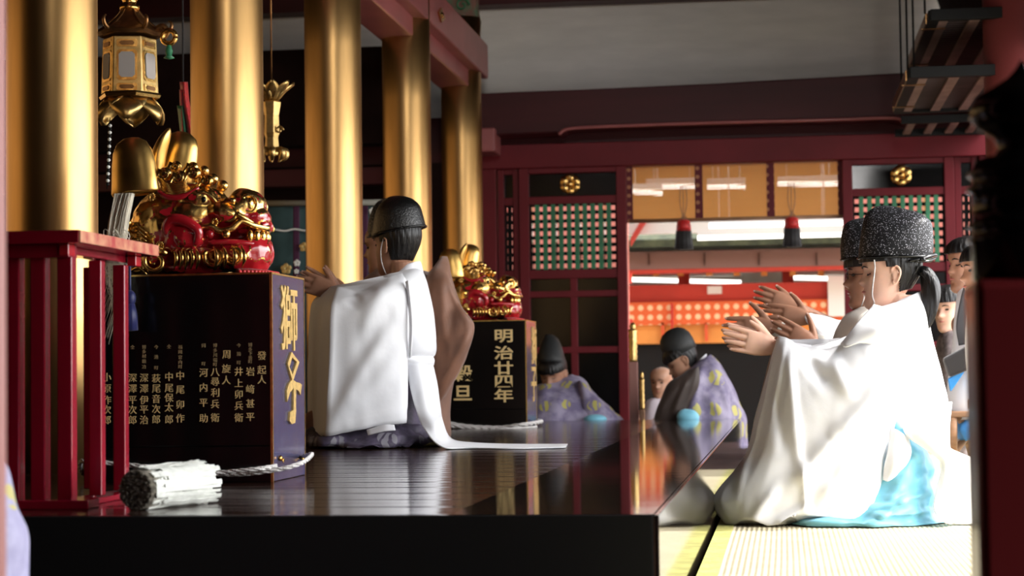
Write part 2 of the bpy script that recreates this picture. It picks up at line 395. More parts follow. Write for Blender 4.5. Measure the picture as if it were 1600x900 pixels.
# ------------------------------------------------------------------ setting: floor, walls, ceiling
def V3(x, y, z): return Vector((x, y, z))
b = NB(); box(b, (-7, -2.5, -.30), (6, 16, -.06)); struct('floor', b, M['dark'], smooth=False)
b = NB(); box(b, (1.9, -8, -.9), (40, 60, -.32)); box(b, (-30, 16.001, -.9), (1.9, 60, -.32)); struct('ground', b, M['stone'], smooth=False)
# tatami mats
mats = [((-.235, 4.72), (.72, 6.62)), ((-.235, 6.628), (.72, 8.5)), ((-.235, 2.8), (.72, 4.712)), ((-.235, 8.508), (.72, 10.4)), ((.728, 2.8), (1.68, 4.712)), ((.728, 4.72), (1.68, 6.62)), ((.728, 6.628), (1.68, 8.5)), ((.728, 8.508), (1.68, 10.4))]
mlab = ['rush mat under the front hem of the ponytailed woman', 'rush mat under the kneeling ponytailed woman', 'rush mat nearest the camera along the black platform side', 'rush mat behind the kneeling woman beside the platform', 'rush mat behind the black topped newel post', 'rush mat to the right of the kneeling woman, in the sun', 'rush mat beside the seated onlookers in white', 'rush mat farthest back by the onlookers']
for i, ((x0, y0), (x1, y1)) in enumerate(mats):
    if i in (4,): pass
    t = thing('tatami_mat', (x0, y0, -.06), mlab[i], 'tatami mat', 'tatami mats on the lower floor')
    b = NB(); box(b, (x0+.055, y0, -.06), (x1-.03, y1, 0)); link('woven_surface', b, M['tatami'], t, smooth=False)
    b = NB(); box(b, (x0, y0, -.06), (x0+.055, y1, .0012)); link('cloth_border', b, M['tatami_edge'], t, smooth=False)
    b = NB(); box(b, (x1-.03, y0, -.06), (x1, y1, .0012)); link('cloth_border', b, M['tatami_edge'], t, smooth=False)
# lacquered platform
PX, PZ, PY0, PY1 = -.247, .25, 3.765, 11.2
pl = thing('lacquered_platform', (-2, 3.8, -.06), 'low black lacquered platform with glossy plank top carrying the lion boxes', 'platform')
b = NB(); box(b, (-7, PY0+.012, PZ-.03), (PX-.42, PY1, PZ)); link('plank_top', b, M['plank'], pl, smooth=False)
b = NB(); box(b, (PX-.417, PY0+.012, PZ-.03), (PX-.012, PY1, PZ+.001)); link('polished_border', b, M['plank_edge'], pl, smooth=False)
b = NB(); box(b, (-7, PY0, -.3), (PX-.012, PY0+.011, PZ)); link('front_fascia', b, M['black_matte'], pl, smooth=False, bevel=.002)
b = NB(); box(b, (PX-.011, PY0, -.3), (PX, PY1, PZ)); link('side_fascia', b, M['plank_edge'], pl, smooth=False, bevel=.002)
b = NB(); box(b, (-7, PY0+.012, -.3), (PX-.012, PY1, PZ-.031)); link('platform_frame', b, M['dark'], pl, smooth=False)

# back wall plane: everything above the doors
WY = 14.0
zb = at(1000, 245, WY).z
b = NB(); box(b, (-7.0, WY+.10, 2.45), (3.0, WY+.25, 4.2)); struct('wall_back', b, M['plaster'], smooth=False)
b = NB(); box(b, (-7.0, WY+.10, zb), (3.0, WY+.26, 2.449)); struct('wall_back', b, M['beam'], smooth=False)
# dark interior wall left of the doors
xl = at(752, 400, WY).x
b = NB(); box(b, (-7.0, WY+.02, -.3), (xl-.02, WY+.14, zb)); struct('wall_back', b, M['dark'], smooth=False)
# altar-side wall; unseen camera-side wall, widened to keep light off near faces
b = NB(); box(b, (-7.2, -2.5, -.3), (-7.0, 14.3, 4.2)); struct('wall_left', b, M['dark'], smooth=False)
b = NB(); box(b, (-7.0, -2.5, -.3), (2.6, -2.3, 4.2)); struct('wall_front', b, M['dark'], smooth=False)
b = NB(); box(b, (2.45, -2.3, -.3), (2.6, 1.2, 4.2)); struct('light_block_right', b, M['dark'], smooth=False)  # unseen wall, added to block daylight near the camera
b = NB(); box(b, (1.1, -2.3, 2.2), (2.6, 3.6, 2.3)); struct('sun_block_roof', b, M['dark'], smooth=False)  # unseen roof slab, added to keep the sun off the newel post
# upper dark hall partition behind the columns, with plaster above
b = NB(); box(b, (-6.9, 13.5, 2.2), (-2.62, 13.7, 2.9)); struct('trim_1', b, M['dark'], smooth=False)
b = NB(); box(b, (-6.9, 13.45, 1.9), (-2.62, 13.6, 2.02)); struct('trim_2', b, M['beam'], smooth=False)
b = NB(); box(b, (-6.9, 13.45, 1.30), (-2.62, 13.6, 1.38)); struct('trim_3', b, M['beam'], smooth=False)
# ceiling with an opening side
b = NB(); box(b, (-7.2, -2.5, 3.75), (1.15, 14.3, 3.9)); struct('ceiling', b, M['dark'], smooth=False)
# unseen eave on the open side, set low to keep sun off the platform
EX, EZ = 1.42, 2.18
b = NB(); prism(b, [(1.1, -2.5, 3.75), (EX, -2.5, EZ+.14), (EX, -2.5, EZ), (1.02, -2.5, 3.6)], (0, 16.5, 0)); struct('ceiling_eave', b, M['dark'], smooth=False)
b = NB(); box(b, (1.15, -2.5, 3.7), (EX+.4, 14.3, 3.8)); struct('ceiling_eave', b, M['dark'], smooth=False)
# dark board at the head of the plaster
a0, a1 = at(745, 14, WY), at(1110, 0, WY)
b = NB(); box(b, (-7, WY-.15, a0.z-.0), (3, WY+.05, a0.z+.5)); struct('trim_4', b, M['beam'], smooth=False)

# ---- rainbow beam with carved ends
def P(px, py, Y=13.55): return at(px, py, Y)
top = [P(742, 146), P(900, 140), P(1100, 131), P(1405, 114), P(1560, 108)]
bot = [P(1560, 178), P(1445, 187), P(1412, 190), P(1396, 184), P(1300, 187), P(1100, 192), P(960, 197), P(900, 200), P(882, 203), P(873, 210), P(868, 207), P(742, 212)]
b = NB(); prism(b, top+bot, (0, .3, 0)); bm_t = thing('carved_beam', P(742, 212), 'broad dark red beam with a curled lower edge crossing under the white plaster', 'beam')
link('beam_body', b, M['beam'], bm_t, smooth=False, bevel=.01)
edge = [P(1540, 178, 13.53), P(1445, 187, 13.53), P(1412, 190, 13.53), P(1396, 184, 13.53), P(1300, 187, 13.53), P(1100, 192, 13.53), P(960, 197, 13.53), P(900, 200, 13.53), P(882, 203, 13.53), P(873, 210, 13.53)]
b = NB(); tube(b, edge, .014, 6, n=4); link('edge_moulding', b, M['beam_pink'], bm_t)
# lintel and header boards
b = NB(); p0 = at(765, 240, WY); box(b, (xl-.02, WY-.14, zb-.075), (3, WY+.09, zb+.10)); struct('trim_5', b, M['door'], smooth=False, bevel=.006)
b = NB(); box(b, (xl-.02, WY-.05, zb+.105), (3, WY+.05, zb+.40)); struct('trim_6', b, M['beam'], smooth=False)
# end block under the beam by the last column
b = NB(); q = at(778, 240, 13.6); box(b, (q.x-.17, 13.45, q.z), (q.x, 13.75, q.z+.17)); struct('trim_7', b, M['beam_pink'], smooth=False, bevel=.01)

# ---- doors with lattice
def flower(bm, c, r, n=6, dy=-.02):
    c = Vector(c)
    for i in range(n):
        a = 2*PI*i/n + PI/2; d = Vector((math.cos(a), 0, math.sin(a)))
        pts = []
        for k in range(13):
            t = -1+2*k/12
            w = r*.52*math.sin(PI*(k/12))**.6
            pts.append((t, w))
        rings = []
        s = Vector((-d.z, 0, d.x))
        for k in range(7):
            u = k/6; rad = r*(.18+.82*u); w = r*.57*math.sin(PI*min(1, .15+u*.74))**.7
            h = .22*r*math.sin(PI*(.1+u*.8))
            row = []
            for j in range(9):
                q = -1+2*j/8
                notch = .10*r*(1-abs(q)) if u > .95 else 0
                row.append(c + d*(rad - notch - .12*r*q*q*u) + s*w*q + Vector((0, dy*.2 - h*(1-q*q)*.8 - .004, 0)))
            rings.append(row)
        vr = [[bm.verts.new(p) for p in rr] for rr in rings]
        for a_, b_ in zip(vr, vr[1:]):
            for j in range(8): bm.faces.new((a_[j], a_[j+1], b_[j+1], b_[j]))
    return bm
DN = [0]
def lattice_door(x0, x1, Y, label, crest_x=None, narrow=False, ytop=262, ybot_l=420):
    """x0,x1 world X; heights from the measured rows at x about 890"""
    def zz(py): return at(890, py, WY).z
    DN[0] += 1
    t = thing('door_%d' % DN[0], (x0, Y, -.06), label, 'door'); t['kind'] = 'structure'
    W_ = .07 if not narrow else .045; z_top = zz(250)
    def bx(n, a, c, m, bev=.004): bb = NB(); box(bb, a, c); return link(n, bb, m, t, smooth=False, bevel=bev)
    b = NB(); box(b, (x0, Y-.05, -.06), (x0+W_, Y+.05, z_top)); link('stile', b, M['door'], t, smooth=False, bevel=.004)
    b = NB(); box(b, (x1-W_, Y-.05, -.06), (x1, Y+.05, z_top)); link('stile', b, M['door'], t, smooth=False, bevel=.004)
    for (ya, yb) in ((250, 272), (308, 320), (422, 436), (455, 465), (542, 552)):
        bx('rail', (x0+W_, Y-.04, zz(yb)), (x1-W_, Y+.04, zz(ya)), M['door'])
    bx('rail', (x0+W_, Y-.04, -.06), (x1-W_, Y+.04, .08), M['door'])
    xc = (x0+x1)/2
    if not narrow:
        bx('muntin', (xc-.025, Y-.039, .08), (xc+.025, Y+.039, zz(436)), M['door'])
    bx('panel', (x0+W_, Y, .08), (x1-W_, Y+.015, zz(436)), M['black'], 0)
    bx('upper_panel', (x0+W_, Y, zz(308)), (x1-W_, Y+.015, zz(272)), M['black'], 0)
    # lattice
    zl, zh = zz(422), zz(320)
    if not narrow:
        n = 10
        for i in range(n):
            u = x0+W_+.03+(x1-x0-2*W_-.06)*(i+.5)/n
            bb = NB(); box(bb, (u-.016, Y-.035, zl), (u+.016, Y-.005, zh)); link('green_slat', bb, M['green'], t, smooth=False, bevel=.002)['label'] = 'green upright slat'
    bb = NB()
    nx = 11 if not narrow else 2; nz = 8
    for i in range(nx+1):
        u = x0+W_+(x1-x0-2*W_)*i/nx; hw = .014 if not narrow else .014
        box(bb, (u-hw, Y+.004, zl), (u+hw, Y+.016, zh))
    for k in range(nz+1):
        u = zl+(zh-zl)*k/nz; box(bb, (x0+W_, Y+.017, u-.013), (x1-W_, Y+.030, u+.013))
    link('black_lattice', bb, M['black_matte'], t, smooth=False)['label'] = 'black square lattice behind the slats'
    if crest_x:
        bb = NB(); c = V3(crest_x, Y-.006, zz(289)); flower(bb, c, .082); ball(bb, c+V3(0, -.02, 0), (.024, .018, .024), 12)
        link('flower_crest', bb, M['gold'], t)['label'] = 'gilt six-petal flower crest'
    return t
xa, xb = at(815, 400, WY).x, at(981, 400, WY).x
lattice_door(xa, xb, WY-.05, 'door', at(892, 289, WY).x)
lattice_door(at(781, 400, WY).x, xa-.004, WY-.02, 'door', None, True)
xc_, xd = at(1318, 400, WY).x, at(1492, 400, WY).x
lattice_door(xc_, xd, WY-.05, 'door', at(1407, 270, WY).x)
lattice_door(xd+.004, at(1530, 400, WY).x, WY-.02, 'door', None, True)
for o in list(S.objects):
    if o.name.startswith('door_'):
        pass
dl = {'door_1': 'dark red lattice door with gilt flower crest behind the seated purple-robed priest', 'door_2': 'narrow dark red lattice strip beside the last gold column', 'door_3': 'dark red lattice door with gilt flower crest above the woman\'s black hat', 'door_4': 'narrow dark red lattice strip behind the newel post'}
for k, v in dl.items():
    bpy.data.objects[k]['label'] = v
# door posts
b = NB(); box(b, (xl-.02, WY-.10, -.3), (at(779, 400, WY).x, WY+.1, zb)); struct('trim_8', b, M['door'], smooth=False, bevel=.006)
b = NB(); box(b, (at(1531, 400, WY).x, WY-.10, -.3), (3.0, WY+.1, zb)); struct('trim_9', b, M['door'], smooth=False, bevel=.006)

# ---- gold columns
cols = [(82, 400, 5.6, 147), (355, 200, 7.3, 117), (521, 200, 9.2, 91), (636, 230, 11.1, 77), (722, 250, 13.1, 64)]
clab = ['thickest gold leaf column, beside the hanging hexagonal lantern', 'gold leaf column directly behind the large lion head', 'gold leaf column in front of the kneeling priest\'s hands', 'gold leaf column behind the kneeling priest\'s black hat', 'slimmest gold leaf column, at the end of the row by the lattice doors']
for (px, py, Y, w), lb in zip(cols, clab):
    c = at(px, py, Y); r = w/2*Y/F*1.0
    b = NB(); lathe(b, [(r, 0), (r, .5), (r, 1.2), (r, 1.9), (r, 2.75)], (c.x, c.y, .25), 64)
    bm_o = link('gold_column', b, M['gold_col'], None); tag(bm_o, lb, 'column', 'gold columns along the altar')
# ---- beams along the column heads
e = at(763, 123, 13.4); e2 = at(767, 78, 13.4)
zub, zut = e.z, at(765, 70, 13.4).z
t = thing('tie_beam', (e.x, 13.4, zub), 'faded red upper beam with small gold fitting running over the gold columns', 'beam')
b = NB(); box(b, (e.x-.32, 2.0, zub), (e.x, 13.4, zut)); link('beam_body', b, M['beam_pink'], t, smooth=False, bevel=.01)
q = atx(689, 25, e.x)
b = NB(); prism(b, [V3(e.x, q.y-.13, q.z), V3(e.x, q.y-.03, q.z+.045), V3(e.x, q.y+.10, q.z), V3(e.x, q.y-.03, q.z-.045)], (.012, 0, 0)); ball(b, V3(e.x+.012, q.y-.02, q.z), (.012, .035, .018), 10)
link('gold_fitting', b, M['gold'], t, smooth=False)
e = at(733, 135, 13.0)
b = NB(); box(b, (e.x-.22, 2.0, e.z), (e.x, 13.35, e.z+.19)); o = link('tie_beam', b, M['beam_pink'], None, smooth=False, bevel=.01); tag(o, 'faded red lower beam threaded through the tops of the gold columns', 'beam')
# cloud carved bracket painted green and white over the beam end
t = thing('cloud_bracket', at(720, 50, 13.3), 'painted cloud-carved bracket in green, white and rust above the beam end', 'bracket')
b = NB(); out = [(692, -20), (745, -20), (744, 10), (748, 30), (746, 52), (738, 50), (733, 30), (724, 24), (712, 28), (703, 18), (697, 4)]
prism(b, [at(x, y, 13.25) for x, y in out], (0, .12, 0)); link('carved_board', b, mat('painted_cloud_rust', (.26, .10, .08), .6, 0, col2=(.10, .22, .12), vscale=14), t, smooth=False, bevel=.008)
b = NB(); tube(b, [at(x, y, 13.24) for x, y in [(694, 6), (702, 20), (712, 29), (724, 25), (733, 31), (738, 50), (745, 53)]], .008, 6, n=4); link('white_outline', b, M['paper'], t)
b = NB(); spiral(b, at(722, 8, 13.23), (1, 0, 0), (0, 0, 1), .05, 1.3, .008); link('green_curl', b, M['green'], t)

# ---- red pillar on the right, behind the newel post
b = NB(); c0, c1 = at(1537, 100, 10.6), at(1640, 100, 10.6)
lathe(b, [((c1.x-c0.x)/2+.06, 0), ((c1.x-c0.x)/2+.06, 4.3)], ((c0.x+c1.x)/2+.06, 10.6, -.3), 48)
o = link('red_pillar', b, mat('pillar_red', (.22, .045, .045), .45, 0), None); tag(o, 'thick round red pillar rising behind the black newel finial', 'pillar')

# ---- slatted hanging screens
def screen(z, pn, pf, label, m1, m2):
    # pn/pf: near edge / far edge image rows; leftmost columns
    (xn, yn), (xf, yf) = pn, pf
    a = atz(xn, yn, z); c = atz(xf, yf, z)
    X0 = (a.x+c.x)/2; X1 = X0+1.3; Y0, Y1 = a.y, c.y
    t = thing('hanging_shutter', (X0, Y0, z), label, 'shutter', 'slatted shutters hung from the ceiling')
    fr = NB()
    box(fr, (X0, Y0-.02, z-.03), (X1, Y0+.03, z+.03)); box(fr, (X0, Y1-.03, z-.03), (X1, Y1+.02, z+.03))
    box(fr, (X0-.01, Y0, z-.028), (X0+.05, Y1, z+.028)); box(fr, (X1-.05, Y0, z-.028), (X1, Y1, z+.028))
    link('frame', fr, M['black_matte'], t, smooth=False, bevel=.003)
    b = NB(); n = 8
    for i in range(n):
        u = X0+.07+(X1-X0-.12)*i/(n-1); box(b, (u-.028, Y0+.03, z-.024), (u+.028, Y1-.03, z-.012))
    link('pale_batten', b, M['pale_bat'], t, smooth=False)
    b = NB(); n = 26
    for i in range(n):
        u = Y0+.05+(Y1-Y0-.1)*i/(n-1); box(b, (X0+.05, u-.012, z-.010), (X1-.05, u+.012, z+.004))
    link('cross_slats', b, M['mid_bat'], t, smooth=False)
    b = NB(); box(b, (X0+.03, Y0+.02, z+.006), (X1-.03, Y1-.02, z+.012)); link('backing_board', b, M['black_matte'], t, smooth=False)
    b = NB()
    for yy in (Y0+.25, Y1-.3): box(b, (X0-.03, yy, z-.032), (X0+.10, yy+.03, z-.027))
    box(b, (X0-.018, Y0+.1, z-.03), (X0-.011, Y1-.1, z+.03))
    link('hinge_strap', b, M['bronze'], t, smooth=False)
    return t, X0, Y0, Y1
M['pale_bat'] = mat('greyed_batten', (.30, .20, .17), .5, 0, var=.3, vscale=6)
M['mid_bat'] = mat('dark_slat', (.060, .042, .04), .5, 0, var=.3, vscale=9)
_, sx, sy0, sy1 = screen(2.42, (1452, 24), (1421, 106), 'topmost slatted shutter hanging from thin rods beside the red pillar', 0, 0)
screen(2.12, (1415, 114), (1404, 170), 'second slatted shutter, hung just under the topmost one', 0, 0)
b = NB(); a = at(1400, 206, 13.3); c = at(1412, 191, 13.3); 
t = thing('hanging_shutter', (a.x, 12.6, a.z), 'lowest slatted shutter, half hidden under the curled end of the beam', 'shutter', 'slatted shutters hung from the ceiling')
for yy in (12.7, 13.4):
    b = NB(); box(b, (a.x, yy, a.z-.02), (a.x+1.3, yy+.04, a.z+.03)); link('frame_bar', b, M['black_matte'], t, smooth=False)
b = NB()
for i in range(9): u = a.x+.05+i*.14; box(b, (u, 12.72, a.z-.01), (u+.05, 13.42, a.z+.005))
link('pale_batten', b, M['pale_bat'], t, smooth=False)
# black suspension rods
for px, Y in ((1407, 11.6), (1417, 11.2), (1427, 10.8), (1446, 10.5)):
    a = at(px, 0, Y); z0 = 2.13 if px < 1430 else 2.44
    b = NB(); tube(b, [V3(at(px, 60, Y).x, Y, z0), V3(at(px, 60, Y).x, Y, 3.75)], .006, 6)
    o = link('suspension_rod', b, M['black_matte'], None)
    tag(o, {1407: 'thin black rod farthest from the red pillar, holding the slatted shutters', 1417: 'second thin black rod holding the slatted shutters', 1427: 'third thin black rod holding the slatted shutters', 1446: 'short thin black rod above the corner of the topmost shutter'}[px], 'rod', 'rods holding the shutters')

# ---- bamboo blind with brocade ribbons
BY = WY-.02
def blind():
    x0, x1 = at(983, 300, BY).x, at(1317, 300, BY).x
    zt, zl = at(1000, 250, BY).z, at(1150, 342, BY).z
    t = thing('bamboo_blind', (x0, BY, zl), 'half-raised bamboo blind edged with red brocade ribbons in the doorway', 'blind')
    b = NB(); box(b, (x0, BY-.004, zl), (x1, BY, zt)); link('bamboo_slats', b, M['bamboo'], t, smooth=False)
    for px in (984, 1092, 1204, 1314):
        c = at(px, 300, BY).x; w = .028 if px in (1092, 1204) else .022
        b = NB(); box(b, (c-w, BY-.012, zl-.012), (c+w, BY-.005, zt)); link('brocade_ribbon', b, M['brocade_strip'], t, smooth=False)
    b = NB(); tube(b, [V3(x0, BY-.006, zl), V3(x1, BY-.006, zl)], .014, 8); link('bottom_rod', b, M['wood'], t)
    return t, zl
bt, bzl = blind()
for px in (1068, 1237):
    c = at(px, 344, BY-.05); c.z = bzl
    t = thing('tassel', c, 'tassel', 'tassel', 'red and black tassels below the blind')
    t['label'] = {1068: 'red-topped black tassel under the blind, nearer the gold columns', 1237: 'red-topped black tassel under the blind, nearer the clapping women'}[px]
    b = NB()
    for dx in (-.018, 0, .02): tube(b, [c+V3(dx, 0, .25), c+V3(dx*1.3, -.004, .12), c+V3(0, 0, 0)], .0035, 6, n=4)
    spiral(b, c+V3(0, 0, .01), (1, 0, 0), (0, 0, 1), .02, 1, .005); link('cord', b, M['wood'], t)
    b = NB(); lathe(b, [(.03, 0), (.045, -.01), (.052, -.04), (.055, -.085)], c, 20, wave=lambda a, z: 1+.06*math.sin(a*10)); link('red_band', b, M['red_cord'], t)
    b = NB(); lathe(b, [(.054, -.08), (.060, -.15), (.066, -.215), (.01, -.22)], c, 40, wave=lambda a, z: 1+.07*math.sin(a*13)); link('black_fringe', b, M['dark_cloth'], t)

# ------------------------------------------------------------------ outside hall seen through the doorway
OY = 20.0
def O(px, py, Y=OY): return at(px, py, Y)
def bar(name, m, px0, py0, px1, py1, Y, d, label=None, cat=None, group=None, parent=None, ext=0, kind=None):
    a = at(px0, py0, Y); c = at(px1, py1, Y); b = NB(); box(b, (min(a.x, c.x)-ext, Y, min(a.z, c.z)), (max(a.x, c.x)+ext, Y+d, max(a.z, c.z)))
    o = link(name, b, m, parent, smooth=False, bevel=.005 if parent is None else 0)
    if label: tag(o, label, cat, group)
    if kind: o['kind'] = kind
    return o
hall = thing('neighbouring_hall', V3(at(1150, 500, OY).x, OY, -.3), 'vermilion hall with mossy roof edge and orange curtains seen through the doorway', 'building')
a, c = O(800, 393), O(1600, 393)
a2, c2 = at(800, 326, 22.6), at(1600, 326, 22.6)
b = NB(); prism(b, [V3(-6, OY-.2, a.z), V3(-6, OY-.2, a.z+.08), V3(-6, 23.4, a2.z+.35), V3(-6, 23.4, a2.z+.10)], (12, 0, 0)); link('mossy_roof', b, M['moss'], hall, smooth=False)
bar('eave_board', mat('brown_grey_eave', (.22, .12, .10), .6), 985, 394, 1315, 415, OY-.05, .1, parent=hall, ext=4)
for px in (1013, 1100, 1185, 1275):
    b = NB(); a = O(px, 395, OY-.07); c = O(px+1.5, 414, OY-.07); box(b, (a.x, OY-.07, c.z), (c.x, OY-.05, a.z)); link('eave_joint', b, M['dark'], hall, smooth=False)
bar('upper_red_beam', M['red_out'], 985, 413, 1315, 421, OY-.04, .2, parent=hall, ext=4)
# pale soffit
z1, z2 = O(1150, 420, OY+.1).z, at(1150, 447, 22.8).z
b = NB(); prism(b, [V3(-6, OY+.12, z1+.03), V3(-6, OY+.12, z1+.06), V3(-6, 22.8, z2+.06), V3(-6, 22.8, z2)], (12, 0, 0)); link('pale_soffit', b, mat('white_board', (.80, .76, .70), .7), hall, smooth=False)
b = NB(); box(b, (-6, 22.8, -.3), (6, 23.0, z2+.5)); link('rear_wall', b, mat('pale_rear_wall', (.72, .64, .58), .8), hall, smooth=False)
bar('red_beam', M['red_out'], 985, 446, 1315, 474, OY+.25, .2, parent=hall, ext=4)
bar('brocade_valance', M['brocade'], 985, 473, 1315, 503, OY+.2, .03, parent=hall, ext=4)
bar('orange_curtain', M['orange'], 985, 502, 1315, 533, OY+.24, .03, parent=hall, ext=4)
for px in (1050, 1230): bar('red_cord', M['red_cord'], px-2, 474, px+2, 533, OY+.16, .03, parent=hall)
for px in (1035, 1103, 1205, 1290): bar('curtain_tie', mat('orange_tie', (.7, .10, .03), .7), px-2, 504, px+3, 533, OY+.20, .03, parent=hall)
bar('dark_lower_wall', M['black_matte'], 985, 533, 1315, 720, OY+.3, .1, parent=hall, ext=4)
for px in (985, 1024, 1062, 1107, 1150, 1193, 1238, 1282):
    bar('orange_tag', M['orange'], px-4, 421, px+6, 431, OY+.3, .02, parent=hall)
for i in range(9):
    b = NB(); u = -4.4+i*1.1; box(b, (u, OY+.5, -.3), (u+.12, OY+.62, z1+.05)); link('red_post', b, M['red_out'], hall, smooth=False)
bar('paper_notice', M['paper'], 1293, 431, 1326, 494, OY+.17, .02, 'large white paper notice hanging in front of the orange brocade', 'notice')
bar('small_sign', M['paper'], 1105, 447, 1128, 459, OY+.225, .02, 'small cream sign hanging on the red beam', 'sign')
# tube lamps
for x0, y0, x1, y1, Y, lb in ((985, 437, 1158, 441, 20.9, 'long fluorescent tube under the pale soffit over the small sign'), (1237, 434, 1400, 438, 20.9, 'fluorescent tube under the pale soffit beside the paper notice'),
                         (1090, 372, 1320, 366, 17.6, 'lower white strip lamp under the outdoor canopy'), (1108, 353, 1320, 348, 17.3, 'upper white strip lamp under the outdoor canopy'),
                         (985, 300, 1035, 302, 17.0, 'short strip lamp seen through the lower corner of the bamboo blind'), (1010, 292, 1090, 292, 17.6, 'strip lamp seen through the middle of the bamboo blind'), (1105, 292, 1165, 292, 17.6, 'strip lamp seen through the blind between its two ribbons'), (1215, 288, 1310, 288, 17.6, 'strip lamp seen through the blind nearest the lattice door')):
    a, c = at(x0, y0, Y), at(x1, y1, Y); t = thing('strip_lamp', a, lb, 'lamp', 'strip lamps outside')
    b = NB(); tube(b, [a, c], .022, 8); link('tube', b, M['lamp'], t)
    b = NB(); box(b, (a.x, Y-.04, a.z+.02), (c.x, Y+.04, a.z+.07)); link('housing', b, M['paper'], t, smooth=False)
    if Y < 20:
        zt_ = at(1150, 200, 18.4).z
        for q in (.15, .85):
            b = NB(); p_ = a.lerp(c, q); tube(b, [V3(p_.x, Y, a.z+.06), V3(p_.x, Y, zt_+.01)], .006, 6); link('hanger_rod', b, M['paper'], t)
cn = thing('outdoor_canopy', at(1150, 338, 18.4), 'tan boards added outside to block white sky behind the bamboo blind', 'canopy')  # added boards, stop white sky showing through the blind
a = at(1150, 339, 18.4); c = at(1150, 200, 18.4)
b = NB(); box(b, (-5, 18.4, a.z), (5, 18.5, c.z)); link('fascia_board', b, mat('tan_board', (.55, .33, .14), .7, var=.1, vscale=3, vstretch=(.3, 1, 6)), cn, smooth=False)
b = NB(); box(b, (-5, 16.9, c.z), (5, 18.5, c.z+.06)); link('canopy_roof', b, M['paper'], cn, smooth=False)
for x in (-4.6, 4.6):
    b = NB(); box(b, (x, 18.4, -.3), (x+.14, 18.54, a.z)); link('canopy_post', b, M['red_out'], cn, smooth=False)
# outdoor canopy beams (white) behind the blind and under it
b = NB(); a = at(960, 372, 18.2); box(b, (-4, 18.0, a.z+.02), (4, 18.12, a.z+.12)); o = link('canopy_rail', b, M['paper'], None, smooth=False); tag(o, 'white canopy rail crossing behind the bamboo blind', 'rail')
b = NB(); a = at(985, 384, 17.9); c = at(1010, 342, 17.9)
prism(b, [a, at(985, 372, 17.9), at(1003, 342, 17.9), at(1012, 342, 17.9)], (0, .1, 0)); o = link('red_brace', b, M['red_out'], None, smooth=False); tag(o, 'slanting red brace at the corner of the doorway below the blind', 'brace')
# vermilion fence panels seen through the door lattices
for X0, X1, lb in ((-3.2, -1.3, 'sunlit vermilion fence seen through the lattice behind the second lion'), (.55, 2.6, 'sunlit vermilion fence seen through the lattice above the woman\'s hat')):
    t = thing('vermilion_fence', (X0, 16.6, -.3), lb, 'fence')
    b = NB()
    for i in range(9): u = X0+(X1-X0)*i/9; box(b, (u, 16.6, -.3), (u+.19, 16.68, 1.98))
    link('uprights', b, mat('salmon_paint', (.66, .22, .17), .6), t, smooth=False)
    b = NB()
    for z in (.2, .9, 1.30): box(b, (X0, 16.69, z), (X1, 16.75, z+.09))
    link('cross_rails', b, M['red_out'], t, smooth=False)
# ------------------------------------------------------------------ lettering
def glyphs(chars, size, places, facing='front', depth=.0012, sx=1, sy=1, bold=0):
    """bmesh of characters centred on the given world points; 'front' faces -Y, 'side' faces +X"""
    out = NB()
    for ch, p in zip(chars, places):
        s = size
        if isinstance(ch, tuple): ch, s = ch
        cu = bpy.data.curves.new('t', 'FONT'); cu.body = ch; cu.size = s; cu.extrude = depth; cu.align_x = 'CENTER'; cu.offset = bold; cu.resolution_u = 3
        o = bpy.data.objects.new('t', cu); COL.objects.link(o)
        dg = bpy.context.evaluated_depsgraph_get(); me = bpy.data.meshes.new_from_object(o.evaluated_get(dg))
        bpy.data.objects.remove(o); bpy.data.curves.remove(cu)
        if len(me.vertices):
            xs = [v.co.x for v in me.vertices]; ys = [v.co.y for v in me.vertices]
            cx, cy = (min(xs)+max(xs))/2, (min(ys)+max(ys))/2
            for v in me.vertices:
                x, y, z = (v.co.x-cx)*sx, (v.co.y-cy)*sy, v.co.z
                v.co = Vector(p) + (Vector((x, -z, y)) if facing == 'front' else Vector((z, x, y)))
            out.from_mesh(me)
        bpy.data.meshes.remove(me)
    return out

# ------------------------------------------------------------------ red slatted stand
sz = M['red']
SX1, SY0, SY1 = -1.505, 3.97, 4.50
zt = at(110, 359, SY0).z; zb2 = at(110, 379, SY0).z
X0 = -2.35
t = thing('slatted_stand', (-1.9, 4.2, .25), 'red lacquered slatted stand with worn table top at the platform front', 'stand')
b = NB(); box(b, (X0, SY0, zb2), (SX1, SY1, zt)); link('table_top', b, M['red'], t, smooth=False, bevel=.002)
b = NB(); box(b, (SX1+.0005, SY0+.002, zb2+.001), (SX1+.004, SY1-.002, zt-.001)); link('worn_edge', b, M['red_worn'], t, smooth=False)['label'] = 'worn edge with bare wood showing through red'
zr = at(110, 400, SY0).z
b = NB(); box(b, (X0, SY0+.035, zr), (SX1-.035, SY0+.085, zb2)); link('apron', b, M['red'], t, smooth=False, bevel=.002)
b = NB(); box(b, (SX1-.10, SY0+.0851, zr+.012), (SX1-.06, SY1-.02, zb2)); link('apron', b, M['red'], t, smooth=False, bevel=.002)
for yy in (SY0+.03, SY1-.06):
    b = NB(); box(b, (SX1-.056, yy, zr+.004), (SX1-.034, yy+.04, zb2)); link('bracket_end', b, M['red_hot'], t, smooth=False, bevel=.002)
zq = at(137, 782, SY0).z
b = NB(); box(b, (X0, SY0-.0, .25), (SX1+.035-.015, SY0+.07, zq)); link('base_rail', b, M['red'], t, smooth=False, bevel=.002)
b = NB(); box(b, (SX1-.09, SY0+.0705, .25), (SX1-.02, SY1, zq-.006)); link('base_rail', b, M['red'], t, smooth=False, bevel=.002)
def post(x, y, w=.034, d=.034):
    b = NB(); box(b, (x-w, y, zq-.004), (x, y+d, zr+.004))
    o = link('slat_post', b, M['red'], t, smooth=False, bevel=.003); return o
